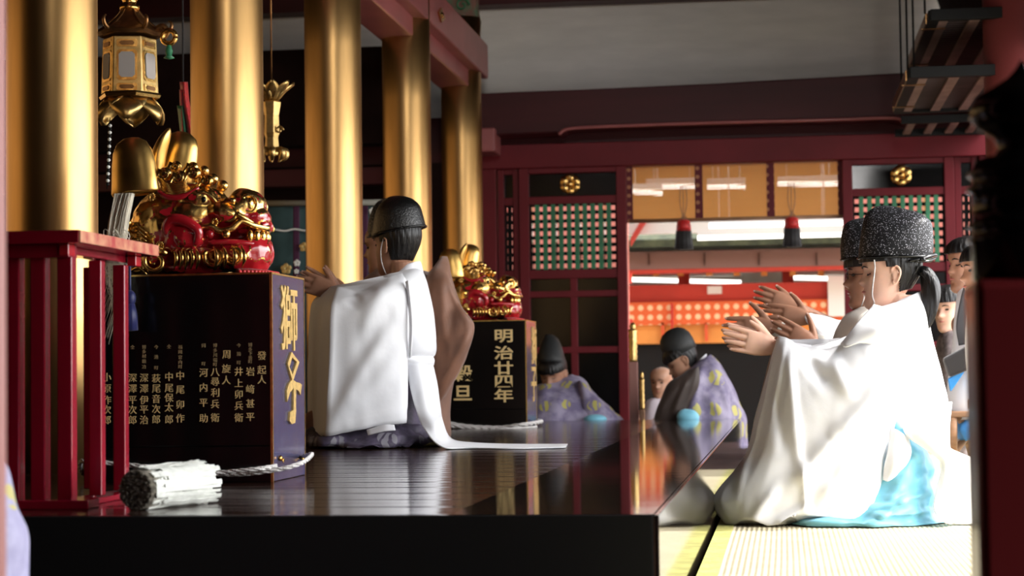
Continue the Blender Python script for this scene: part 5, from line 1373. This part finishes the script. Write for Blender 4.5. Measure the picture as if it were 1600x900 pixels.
b = NB(); tube(b, [W(1366, 406, YW-.085), W(1367, 420, YW-.088), W(1364, 445, YW-.082), W(1363, 462, YW-.07), W(1366, 473, YW-.05), W(1362, 478, YW-.02)], .0024, 8, n=5); link('chin_cord', b, M['rope'], A)
b = NB(); bag(b, [(492, 1372, 478, 1452, YW, .10), (484, 1382, 464, 1446, YW, .078), (474, 1394, 456, 1440, YW, .066), (475, 1396, 457, 1438, YW, .058), (486, 1390, 470, 1436, YW, .055)], 4, 44, 2.1, 0); link('inner_collar', b, M['white_inner'], A)
# torso of robe
b = NB()
polybag(b, [[(1372, 480, 6.86), (1425, 466, 6.86), (1442, 461, 6.95), (1430, 464, 7.05), (1375, 478, 7.04)],
            [(1350, 496, 6.76), (1425, 482, 6.74), (1452, 486, 6.92), (1440, 480, 7.14), (1352, 490, 7.14)],
            [(1325, 535, 6.70), (1420, 530, 6.68), (1462, 530, 6.92), (1445, 530, 7.14), (1330, 530, 7.14)],
            [(1312, 590, 6.70), (1420, 590, 6.68), (1478, 590, 6.94), (1455, 590, 7.14), (1320, 590, 7.14)],
            [(1310, 640, 6.72), (1420, 640, 6.69), (1488, 640, 6.96), (1460, 640, 7.14), (1320, 640, 7.14)],
            [(1312, 690, 6.74), (1405, 690, 6.74), (1484, 690, 6.98), (1460, 690, 7.14), (1320, 690, 7.14)],
            [(1318, 780, 6.80), (1390, 780, 6.84), (1470, 780, 7.02), (1450, 780, 7.18), (1325, 780, 7.15)]], 9, 84)
crease(b, [(1450, 500, 1400, 640, .014, .03), (1475, 600, 1400, 670, .012, .03), (1370, 500, 1350, 560, .012, .02)], 6.7); wrinkle(b, .010, 6); link('robe_torso', b, M['white_cloth'], A)
# folded collar flap
b = NB(); patch(b, [[(1314, 538, 6.66), (1340, 505, 6.68), (1366, 476, 6.76)], [(1322, 542, 6.62), (1352, 512, 6.62), (1384, 482, 6.70)], [(1345, 536, 6.60), (1376, 515, 6.60), (1396, 494, 6.66)], [(1372, 540, 6.63), (1392, 528, 6.63), (1398, 512, 6.66)]], 8, fold=lambda u, v: (0, -.006*math.sin(v*7+u*5), 0)); link('collar_fold', b, M['white_cloth'], A, solid=.005)
# near sleeve
b = NB()
polybag(b, [[(1216, 526, 6.80), (1232, 530, 6.76), (1250, 545, 6.72), (1300, 548, 6.68), (1350, 520, 6.66), (1390, 500, 6.68), (1392, 500, 6.78), (1330, 530, 6.82), (1250, 548, 6.86), (1218, 530, 6.88)],
            [(1207, 552, 6.76), (1230, 552, 6.68), (1260, 566, 6.64), (1310, 566, 6.62), (1365, 548, 6.60), (1408, 530, 6.64), (1408, 530, 6.76), (1330, 560, 6.80), (1250, 568, 6.86), (1209, 556, 6.90)],
            [(1194, 596, 6.76), (1222, 596, 6.64), (1262, 604, 6.60), (1320, 600, 6.58), (1375, 590, 6.57), (1415, 580, 6.62), (1415, 580, 6.74), (1330, 598, 6.76), (1250, 604, 6.84), (1196, 600, 6.90)],
            [(1180, 650, 6.74), (1212, 650, 6.62), (1262, 654, 6.58), (1318, 650, 6.56), (1370, 645, 6.56), (1404, 640, 6.61), (1404, 640, 6.72), (1330, 650, 6.74), (1250, 654, 6.82), (1182, 652, 6.88)],
            [(1163, 708, 6.72), (1200, 708, 6.60), (1255, 708, 6.57), (1308, 704, 6.55), (1358, 700, 6.55), (1392, 694, 6.60), (1392, 694, 6.70), (1320, 704, 6.72), (1240, 708, 6.80), (1165, 710, 6.86)],
            [(1119, 768, 6.70), (1180, 762, 6.58), (1240, 762, 6.55), (1300, 758, 6.54), (1350, 755, 6.54), (1380, 750, 6.58), (1380, 750, 6.67), (1310, 758, 6.70), (1220, 764, 6.76), (1121, 770, 6.80)],
            [(1117, 794, 6.68), (1176, 790, 6.57), (1232, 788, 6.55), (1296, 790, 6.54), (1346, 790, 6.54), (1366, 788, 6.57), (1366, 788, 6.65), (1300, 790, 6.68), (1210, 790, 6.73), (1119, 796, 6.76)],
            [(1139, 826, 6.66), (1170, 806, 6.58), (1207, 825, 6.56), (1240, 803, 6.55), (1325, 812, 6.55), (1360, 811, 6.57), (1358, 811, 6.62), (1290, 812, 6.64), (1206, 821, 6.66), (1141, 823, 6.70)]], 11, 130, 1)
crease(b, [(1240, 755, 1300, 690, .030, .030), (1300, 690, 1400, 590, .026, .030), (1270, 740, 1380, 640, -.022, .022), (1200, 560, 1150, 780, .018, .018), (1232, 560, 1250, 740, .016, .014), (1255, 720, 1258, 800, .016, .010), (1210, 600, 1225, 700, -.016, .018),
           (1262, 560, 1290, 600, -.022, .022), (1300, 560, 1330, 620, .014, .022), (1215, 760, 1170, 820, .018, .018), (1260, 790, 1210, 820, .018, .016), (1350, 700, 1280, 780, .012, .02), (1225, 535, 1205, 640, .012, .010)], 6.58)
wrinkle(b, .011, 6, (1, 1, .6), 2)
for v in b.verts: v.co.z = max(v.co.z, .003)
link('wide_sleeve', b, M['white_cloth'], A)
b = NB(); polybag(b, [[(1216, 530, 6.98), (1330, 530, 7.00), (1330, 530, 7.1), (1220, 530, 7.08)], [(1200, 620, 6.96), (1350, 620, 6.98), (1350, 620, 7.1), (1202, 620, 7.08)], [(1185, 740, 6.96), (1340, 740, 6.98), (1340, 740, 7.1), (1188, 740, 7.08)]], 6); wrinkle(b, .012, 6); link('wide_sleeve', b, M['white_cloth'], A)
b = NB(); tube(b, [w1+V3(.02, 0, 0), w1+V3(.05, .0, -.02), w1+V3(.12, -.02, -.05)], [.034, .042, .06], 20, n=4); link('inner_sleeve', b, M['white_inner'], A)
# pale blue trousers
b = NB()
polybag(b, [[(1392, 640, 6.74), (1402, 645, 6.72), (1412, 655, 6.80), (1405, 650, 6.9), (1394, 645, 6.9)],
            [(1380, 690, 6.64), (1415, 685, 6.62), (1446, 690, 6.80), (1430, 690, 7.1), (1385, 690, 7.1)],
            [(1368, 735, 6.62), (1430, 730, 6.60), (1472, 735, 6.82), (1450, 735, 7.13), (1375, 735, 7.15)],
            [(1350, 775, 6.60), (1430, 772, 6.58), (1476, 775, 6.82), (1455, 775, 7.13), (1355, 775, 7.13)],
            [(1300, 798, 6.58), (1420, 796, 6.55), (1478, 797, 6.80), (1460, 797, 7.13), (1310, 797, 7.13)],
            [(1232, 813, 6.56), (1400, 815, 6.53), (1500, 812, 6.78), (1470, 812, 7.13), (1240, 812, 7.13)],
            [(1228, 821, 6.56), (1400, 824, 6.52), (1502, 819, 6.76), (1470, 818, 7.13), (1238, 818, 7.13)]], 9, 120, 1)
crease(b, [(1400, 660, 1440, 720, .02, .014), (1440, 700, 1400, 760, .022, .016), (1465, 730, 1380, 785, .024, .014), (1470, 765, 1360, 795, .022, .012), (1360, 806, 1460, 800, .022, .010), (1260, 812, 1400, 816, .02, .010), (1410, 690, 1385, 740, -.02, .014), (1420, 775, 1370, 810, .018, .012), (1440, 740, 1400, 780, -.02, .012)], 6.6)
wrinkle(b, .018, 11, (1, 1, 1.6), 4)
for v in b.verts: v.co.z = max(v.co.z, .004)
link('blue_trousers', b, M['blue_cloth'], A)
b = NB(); patch(b, [[(1392, 668, 6.60), (1402, 672, 6.585), (1420, 684, 6.60)], [(1388, 700, 6.585), (1402, 704, 6.565), (1424, 706, 6.59)], [(1382, 728, 6.58), (1396, 735, 6.56), (1416, 726, 6.59)], [(1380, 750, 6.575), (1388, 752, 6.565), (1400, 744, 6.58)]], 7, fold=lambda u, v: (0, .006*math.sin(v*9), 0)); link('white_under_layer', b, M['white_inner'], A, solid=.004)
# hanging back panel
b = NB(); patch(b, [[(1408, 640, 6.66), (1440, 630, 6.66), (1487, 628, 6.84)], [(1414, 678, 6.60), (1450, 672, 6.60), (1483, 668, 6.82)], [(1446, 702, 6.585), (1466, 700, 6.585), (1484, 700, 6.76)], [(1470, 724, 6.58), (1482, 722, 6.58), (1492, 722, 6.72)], [(1463, 765, 6.57), (1482, 765, 6.57), (1500, 762, 6.70)], [(1458, 792, 6.565), (1478, 795, 6.57), (1500, 790, 6.70)], [(1464, 806, 6.56), (1480, 818, 6.57), (1498, 812, 6.68)]], 8, fold=lambda u, v: (0, -.008*math.sin(v*8), 0))
for v in b.verts: v.co.z = max(v.co.z, .006)
link('back_panel', b, M['white_cloth'], A, solid=.005)
b = NB(); patch(b, [[(1484, 700, 7.0), (1500, 708, 6.95), (1530, 720, 6.95)], [(1490, 722, 6.9), (1510, 740, 6.85), (1532, 742, 6.9)], [(1500, 770, 6.8), (1515, 775, 6.78), (1534, 770, 6.85)], [(1495, 812, 6.66), (1515, 815, 6.66), (1540, 810, 6.75)], [(1480, 820, 6.62), (1512, 822, 6.62), (1545, 818, 6.7)]], 8, fold=lambda u, v: (0, -.010*math.sin(v*9+u*6), .0))
for v in b.verts: v.co.z = max(v.co.z, .006)
link('trailing_hem', b, M['cream_cloth'], A, solid=.005)

# ---- second: man with glittering cap, tanned face
Y2 = 7.45; hc = W(1364, 432, Y2); pel = W(1400, 700, Y2); pel.z = .25
wN = W(1273, 541, 7.28); wF = W(1204, 511, 7.55)
Bp, Mt, sh, f, l = person('bespectacled man in a black cap, clapping just behind the ponytailed woman', hc, PI+.05, .04, pel,
    hands=[(wN, (-.80, .0, .42), (.0, -1, .1), 1, .10, .05, .95, W(1330, 590, 7.28)), (wF, (-.98, -.02, -.02), (.0, -1, .1), 1, .06, .06, 1.0, W(1300, 560, 7.62))], skin='skin_tan', vox=.0036, s=1.06)
hat(Bp, [(406, 1314, 400, 1425, Y2, .09), (388, 1313, 385, 1426, Y2, .09), (366, 1315, 364, 1424, Y2, .08), (350, 1321, 350, 1412, Y2, .06), (343, 1334, 344, 1396, Y2, .035), (340, 1350, 340, 1376, Y2, .01)])
hair_shell(Bp, Mt, 1.06, lambda x, y, z: (x < -.022 and z > -.062) or (z > .035))
b = NB()
for sd in (-1, 1):
    cc = Mt @ V3(.098, sd*.034, .008); u = (Mt.to_3x3() @ V3(0, 1, 0)); w_ = Mt.to_3x3() @ V3(0, 0, 1)
    tube(b, [cc+(u*math.cos(a)*.024+w_*math.sin(a)*.016) for a in [2*PI*k/20 for k in range(21)]], .0014, 6)
    tube(b, [Mt @ V3(.095, sd*.058, .010), Mt @ V3(.05, sd*.078, .008), Mt @ V3(-.005, sd*.080, .012)], .0014, 6, n=3)
link('spectacles', b, M['black'], Bp)
b = NB(); tube(b, [W(1351, 410, Y2-.08), W(1351, 440, Y2-.082), W(1350, 465, Y2-.07), W(1346, 478, Y2-.04)], .0024, 6, n=4); link('chin_cord', b, M['rope'], Bp)
b = NB(); bag(b, [(480, 1340, 470, 1412, Y2, .08), (500, 1318, 495, 1430, Y2, .16), (540, 1300, 535, 1440, Y2, .20), (600, 1290, 600, 1445, Y2, .22), (680, 1280, 680, 1445, Y2, .22), (760, 1240, 760, 1450, Y2, .23), (788, 1230, 788, 1455, Y2, .23)], 7, 60, 2.4, .03, 6); wrinkle(b, .014, 6); link('white_robe', b, M['cream_cloth'], Bp)
def sleeve_tube(root, wrist, elbow, r0, r1, m, nm='sleeve', amp=.006):
    b = NB(); d = (Vector(elbow)-Vector(wrist)).normalized(); tube(b, [wrist+d*.02, wrist+d*.045, wrist.lerp(elbow, .5), elbow, elbow+d*.1], [r0, r0*1.15, (r0+r1)/2, r1, r1*.9], 28, n=6); wrinkle(b, amp, 14); link(nm, b, M[m], root)
sleeve_tube(Bp, wN, W(1335, 590, 7.28), .036, .065, 'cuff_grey' if 'cuff_grey' in M else 'cream_cloth', 'cuff')
sleeve_tube(Bp, wF, W(1300, 560, 7.62), .036, .07, 'cream_cloth', 'cuff')
b = NB(); polybag(b, [[(1204, 545, 7.45), (1240, 560, 7.4), (1330, 560, 7.35), (1330, 560, 7.6), (1210, 550, 7.58)], [(1188, 620, 7.42), (1240, 630, 7.36), (1330, 630, 7.35), (1330, 630, 7.6), (1190, 625, 7.6)], [(1166, 718, 7.40), (1220, 725, 7.36), (1320, 725, 7.35), (1320, 725, 7.6), (1170, 720, 7.6)]], 8); wrinkle(b, .012, 6); link('wide_sleeve', b, M['tan_cloth'] if 'tan_cloth' in M else mat('tan_silk', (.40, .27, .20), .6, 0, sheen=.2), Bp)

# ---- third: mostly hidden attendant, white sleeves
Y3 = 8.05; hc = W(1362, 438, Y3); pel = W(1400, 680, Y3); pel.z = .25
w4 = W(1262, 497, 7.84); w3 = W(1243, 482, 7.95)
Cp, Mt, sh, f, l = person('attendant hidden behind the two nearer caps, only clapping hands and white sleeve showing', hc, PI+.05, .04, pel,
    hands=[(w4, (-.95, .0, .12), (.0, -1, .15), 1, .10, .05, .95, W(1320, 525, 7.9)), (w3, (-.93, .02, .36), (.0, -1, .25), 1, .12, .04, .5, W(1320, 520, 8.2))], skin='skin_tan', vox=.0038, s=1.05)
hat(Cp, [(404, 1322, 400, 1402, Y3, .09), (380, 1322, 378, 1402, Y3, .09), (360, 1330, 360, 1396, Y3, .07), (350, 1345, 350, 1385, Y3, .03)], m='hat')
b = NB(); bag(b, [(484, 1335, 476, 1405, Y3, .08), (496, 1318, 494, 1420, Y3, .16), (530, 1300, 528, 1430, Y3, .20), (600, 1295, 600, 1435, Y3, .22), (700, 1280, 700, 1440, Y3, .24), (755, 1260, 755, 1440, Y3, .26)], 7, 60, 2.4, .03, 6); wrinkle(b, .014, 6); link('white_robe', b, M['white_inner'], Cp)
b = NB(); polybag(b, [[(1256, 494, 7.76), (1268, 486, 7.78), (1272, 496, 7.86), (1262, 506, 7.76)], [(1270, 510, 7.74), (1284, 490, 7.80), (1288, 500, 7.9), (1276, 524, 7.74)], [(1290, 530, 7.73), (1312, 498, 7.82), (1316, 510, 7.95), (1300, 545, 7.72)], [(1320, 540, 7.74), (1342, 486, 7.86), (1350, 500, 8.0), (1330, 560, 7.8)]], 8, 48); crease(b, [(1262, 500, 1300, 525, .014, .014), (1290, 500, 1320, 520, .014, .014)], 7.66); wrinkle(b, .010, 9); link('white_sleeve', b, M['white_inner'], Cp)
# ================= purple-robed priests beyond the platform
YA = 11.75
hc = at(864, 586, YA); pel = at(892, 690, YA+.15); pel.z = .22
D, Mt, sh, f, l = person('purple-robed priest in a tall black cap bowing his head beside the farther box', hc, -PI/2-.25, .32, pel, bodyyaw=-PI/2+.15, skin='skin_tan', vox=.006, s=1.0, closed=True)
b = NB(); bag(b, [(569, 843, 566, 885, YA+.01, .10), (560, 841, 558, 882, YA, .10), (545, 843, 543, 878, YA+.02, .085), (530, 848, 530, 872, YA+.05, .06), (522, 853, 523, 864, YA+.07, .03)], 5, 48, 2.1, 0); link('tall_cap', b, M['hat_soft'], D)
hair_shell(D, Mt, 1.0, lambda x, y, z: (x < -.022 and z > -.06) or z > .035)
b = NB(); bag(b, [(612, 843, 602, 888, YA+.02, .10), (606, 846, 594, 886, YA+.03, .085), (607, 848, 595, 884, YA+.03, .078)], 4, 36, 2.1, 0); link('white_collar', b, M['white_inner'], D)
b = NB()
bag(b, [(600, 850, 588, 894, YA+.05, .09), (606, 828, 596, 912, YA+.05, .15), (625, 815, 618, 930, YA, .24), (650, 808, 645, 958, YA-.02, .30), (675, 800, 672, 972, YA-.02, .36), (712, 795, 712, 975, YA-.02, .40)], 8, 72, 2.3, .03, 7)
crease(b, [(905, 590, 925, 660, .03, .03), (880, 600, 865, 660, .02, .03), (935, 625, 975, 665, .03, .03), (850, 600, 840, 660, .02, .03)], YA-.25); wrinkle(b, .02, 5); link('purple_robe', b, M['purple'], D)
b = NB(); polybag(b, [[(905, 595, 11.6), (922, 608, 11.6), (920, 608, 11.9), (905, 600, 11.9)], [(905, 625, 11.5), (945, 632, 11.5), (945, 632, 11.9), (905, 625, 11.9)], [(905, 660, 11.4), (972, 658, 11.45), (972, 658, 11.8), (905, 660, 11.8)], [(900, 700, 11.4), (980, 700, 11.45), (980, 700, 11.8), (900, 700, 11.8)]], 8); wrinkle(b, .02, 7); link('purple_sleeve', b, M['purple'], D)
b = NB(); ball(b, at(930, 655, 11.38), (.07, .05, .03), 16); link('blue_trousers', b, M['blue_cloth'], D)

YC = 11.6
hc = at(1066, 565, YC); pel = at(1120, 690, YC+.1); pel.z = .22
E, Mt, sh, f, l = person('purple-robed priest in a soft black cap bending forward near the slim newel post', hc, PI+.15, .55, pel, bodyyaw=PI, skin='skin', vox=.005, s=1.0, closed=True)
b = NB()
tilt = [(552, 1085, 1045), (0, 0, 0)]
c0 = at(1062, 545, YC); ax = (at(1045, 515, YC)-at(1070, 560, YC)).normalized(); sx_ = ax.cross(V3(0, 1, 0)).normalized(); rings = []
for u, rx, ry in ((-.035, .098, .088), (.02, .102, .090), (.06, .100, .082), (.095, .084, .062), (.12, .055, .038), (.130, .02, .015)):
    c = c0+ax*u; rings.append([c+sx_*math.cos(a)*rx+V3(0, 1, 0)*math.sin(a)*ry for a in [2*PI*k/40 for k in range(40)]])
loft(b, rings); link('soft_cap', b, M['hat_soft'], E)
hair_shell(E, Mt, 1.0, lambda x, y, z: (x < -.018 and z > -.062) or z > .035)
b = NB(); bag(b, [(590, 1078, 572, 1112, YC, .08), (580, 1080, 560, 1106, YC, .075), (568, 1088, 553, 1104, YC, .066), (569, 1089, 554, 1103, YC, .06)], 4, 36, 2.1, 0); link('white_collar', b, M['white_inner'], E)
b = NB(); bag(b, [(566, 1092, 558, 1110, YC, .08), (585, 1070, 572, 1126, YC, .17), (610, 1058, 600, 1142, YC, .22), (635, 1048, 630, 1153, YC, .26), (660, 1040, 655, 1163, YC, .30), (700, 1030, 700, 1168, YC, .33)], 8, 72, 2.3, .03, 7)
crease(b, [(1095, 575, 1080, 640, .03, .03), (1120, 580, 1150, 650, .02, .03), (1100, 610, 1130, 650, .02, .03)], YC-.2); wrinkle(b, .02, 6); link('purple_robe', b, M['purple'], E)
b = NB(); polybag(b, [[(1072, 580, 11.35), (1092, 572, 11.33), (1092, 575, 11.5), (1072, 580, 11.5)], [(1045, 600, 11.33), (1092, 600, 11.30), (1092, 600, 11.5), (1045, 600, 11.5)], [(1030, 630, 11.33), (1080, 635, 11.30), (1080, 635, 11.5), (1030, 630, 11.5)], [(1022, 656, 11.33), (1075, 658, 11.31), (1075, 658, 11.5), (1022, 656, 11.5)], [(1022, 690, 11.33), (1075, 690, 11.31), (1075, 690, 11.5), (1022, 690, 11.5)]], 8)
crease(b, [(1075, 590, 1050, 650, .02, .02), (1060, 600, 1030, 640, .015, .02)], 11.32); wrinkle(b, .012, 8); link('dark_sleeve', b, mat('dark_brown_silk', (.045, .028, .022), .6, 0, sheen=.2), E)  # dark brown sleeve over the purple robe
b = NB(); ball(b, at(1075, 652, 11.27), (.065, .04, .045), 16); wrinkle(b, .01, 20); link('blue_trousers', b, M['blue_cloth'], E)

# bald man behind
YD = 13.0; hc = at(1033, 598, YD); pel = at(1022, 700, YD); pel.z = .20
Bm, Mt, sh, f, l = person('bald man in a pale shirt facing the platform, far behind the slim newel post', hc, -PI/2-.3, .1, pel, skin='skin', vox=.007, s=.92)
b = NB(); bag(b, [(622, 1018, 622, 1040, YD, .06), (630, 1008, 632, 1046, YD, .11), (660, 1002, 660, 1050, YD, .15), (720, 1000, 720, 1052, YD, .18)], 6, 48, 2.3, .02); wrinkle(b, .01, 9); link('pale_shirt', b, M['pale_pink'] if 'pale_pink' in M else mat('pale_pink_cotton', (.70, .62, .68), .7), Bm)

# ================= onlookers at the right, between the woman and the newel post
YE = 9.2; hc = at(1483, 484, YE); pel = at(1488, 650, YE); pel.z = .42
Ch, Mt, sh, f, l = person('child with short black hair looking on from behind the ponytailed woman', hc, PI+.95, .12, pel, skin='skin_fair', vox=.005, s=.88, kneel=False, closed=False, shoulder_w=.10)
hair_shell(Ch, Mt, .88, lambda x, y, z: (x < -.012 and z > -.05) or z > .048 or (x < .02 and z > .02), off=.017)
b = NB(); rnd = random.Random(9)
for i in range(60):
    a = rnd.uniform(0, 2*PI); p = V3(-.02+.07*math.cos(a)*rnd.random(), .06*math.sin(a)*rnd.random(), .112); tube(b, [Mt @ (p*.88), Mt @ ((p+V3(rnd.uniform(-.012, .012), rnd.uniform(-.012, .012), .016))*.88)], [.004, .0006], 5)
link('hair_tufts', b, M['hair'], Ch)
b = NB(); bag(b, [(520, 1473, 516, 1500, YE, .06), (532, 1466, 530, 1512, YE, .10), (570, 1462, 570, 1520, YE, .13), (640, 1464, 640, 1522, YE, .13), (740, 1470, 740, 1516, YE, .10), (750, 1470, 750, 1516, YE, .10)], 6, 48, 2.3, .03); wrinkle(b, .01, 10); link('checked_jacket', b, mat('grey_brown_jacket', (.16, .13, .13), .8, 0, var=.4, vscale=40), Ch)
YF_ = 8.5; hc = at(1514, 415, YF_); pel = at(1525, 620, YF_); pel.z = .45
Wo, Mt, sh, f, l = person('woman in white blouse with black scarf seated beside the child', hc, PI+.45, .05, pel, skin='skin_tan', vox=.0055, s=1.0, female=True, kneel=False, closed=True)
hair_shell(Wo, Mt, 1.0, lambda x, y, z: (x < -.005 and z > -.085) or z > .055 or (x < .04 and z > .035), off=.012, nm='dark_hair')
b = NB(); bag(b, [(450, 1500, 450, 1540, YF_, .07), (470, 1494, 470, 1556, YF_, .15), (540, 1490, 540, 1566, YF_, .18), (600, 1482, 600, 1570, YF_, .19), (654, 1480, 656, 1575, YF_, .2)], 6, 56, 2.3, .02); wrinkle(b, .012, 8); link('white_blouse', b, M['white_inner'], Wo)
b = NB(); patch(b, [[(1512, 428, 8.36), (1530, 430, 8.34)], [(1500, 470, 8.30), (1522, 470, 8.30)], [(1494, 510, 8.28), (1512, 520, 8.28)], [(1498, 540, 8.28), (1510, 538, 8.28)]], 7); link('black_scarf', b, M['dark_cloth'], Wo, solid=.01)
b = NB(); bag(b, [(655, 1492, 655, 1560, 8.5, .20), (668, 1494, 668, 1560, 8.45, .22), (684, 1498, 684, 1560, 8.45, .20)], 5, 48, 2.3, .03); wrinkle(b, .02, 12); link('blue_skirt', b, mat('bright_blue_cloth', (.05, .25, .62), .6), Wo)
# black bag on lap, blue cloth
b = NB(); pts = [(1474, 560), (1512, 540), (1530, 545), (1530, 572), (1484, 590)]; prism(b, [at(x, y, 8.2) for x, y in pts], (0, .08, 0)); o = link('handbag', b, M['dark_cloth'], None, smooth=False, bevel=.012); tag(o, 'black handbag held in front of the seated onlooker in white', 'bag')
b = NB(); pts = [(1482, 592), (1506, 576), (1508, 580), (1486, 612)]; prism(b, [at(x, y, 8.24) for x, y in pts], (0, .05, 0)); o = link('blue_folder', b, mat('blue_plastic', (.04, .30, .75), .4), None, smooth=False, bevel=.004); tag(o, 'bright blue folder tucked under the black handbag', 'folder')
# folding chair
t = thing('folding_chair', V3(at(1510, 690, 8.5).x, 8.5, 0), 'pale wooden folding chair under the seated onlooker', 'chair')
for a, c in (((1490, 645, 8.3), (1490, 712, 8.3)), ((1486, 712, 8.28), (1522, 668, 8.5)), ((1500, 650, 8.34), (1522, 720, 8.5)), ((1540, 640, 8.34), (1540, 716, 8.34))):
    p, q = at(*a), at(*c); q.z = max(q.z, .012); p.z = max(p.z, .012); b = NB(); tube(b, [p, q], .016, 8); link('leg', b, M['wood'], t)
a = at(1484, 652, 8.3); b = NB(); box(b, (a.x, 8.28, a.z), (a.x+.42, 8.66, a.z+.025)); link('seat', b, M['wood'], t, smooth=False, bevel=.006)
# second seated onlooker further right: ear and hair only
YG = 7.9; hc = at(1540, 425, YG); pel = at(1560, 640, YG); pel.z = .45
On, Mt, sh, f, l = person('onlooker with short hair partly hidden by the black topped newel post', hc, PI+.2, .05, pel, skin='skin_tan', vox=.007, s=1.0, kneel=False)
hair_shell(On, Mt, 1.0, lambda x, y, z: (x < -.02 and z > -.06) or z > .045)
b = NB(); bag(b, [(468, 1520, 468, 1590, YG, .15), (490, 1512, 490, 1600, YG, .20), (560, 1510, 560, 1604, YG, .22), (660, 1524, 660, 1600, YG, .2)], 6, 48, 2.3, .02); link('pale_jacket', b, M['cream_cloth'], On)
# bench under the two onlookers
b = NB(); a = at(1526, 668, 7.75); box(b, (a.x, 7.72, .36), (a.x+.7, 8.1, .40)); 
t = thing('stool', V3(a.x+.3, 7.9, 0), 'low wooden stool hidden behind the newel post', 'stool'); link('seat', b, M['wood'], t, smooth=False, bevel=.005)
for x in (.04, .62):
    b = NB(); box(b, (a.x+x, 7.75, 0), (a.x+x+.05, 8.07, .36)); link('leg', b, M['wood'], t, smooth=False, bevel=.004)

# ================= kneeling figure in lilac brocade at the near left corner, mostly outside the picture
YN = 2.9; hc = at(-160, 330, YN); pel = at(-150, 700, YN); pel.z = .02
Nn, Mt, sh, f, l = person('kneeling person in lilac robe with yellow roundels, robe hem showing past the pole', hc, PI/2, 0, pel, skin='skin', vox=.008, s=1.0, floor=-.06)
hair_shell(Nn, Mt, 1.0, lambda x, y, z: (x < -.02 and z > -.06) or z > .045)
b = NB(); bag(b, [(470, -220, 470, -100, YN, .10), (500, -262, 500, -58, YN, .15), (560, -296, 560, -26, YN, .17), (680, -300, 680, -30, YN, .15), (740, -300, 735, -2, YN, .14), (790, -300, 790, 16, YN, .13), (832, -300, 832, 36, YN, .13), (880, -300, 880, 36, YN, .13), (960, -300, 960, 32, YN, .13)], 8, 72, 2.2, .02); wrinkle(b, .010, 6); link('lilac_robe', b, M['purple_near'], Nn)
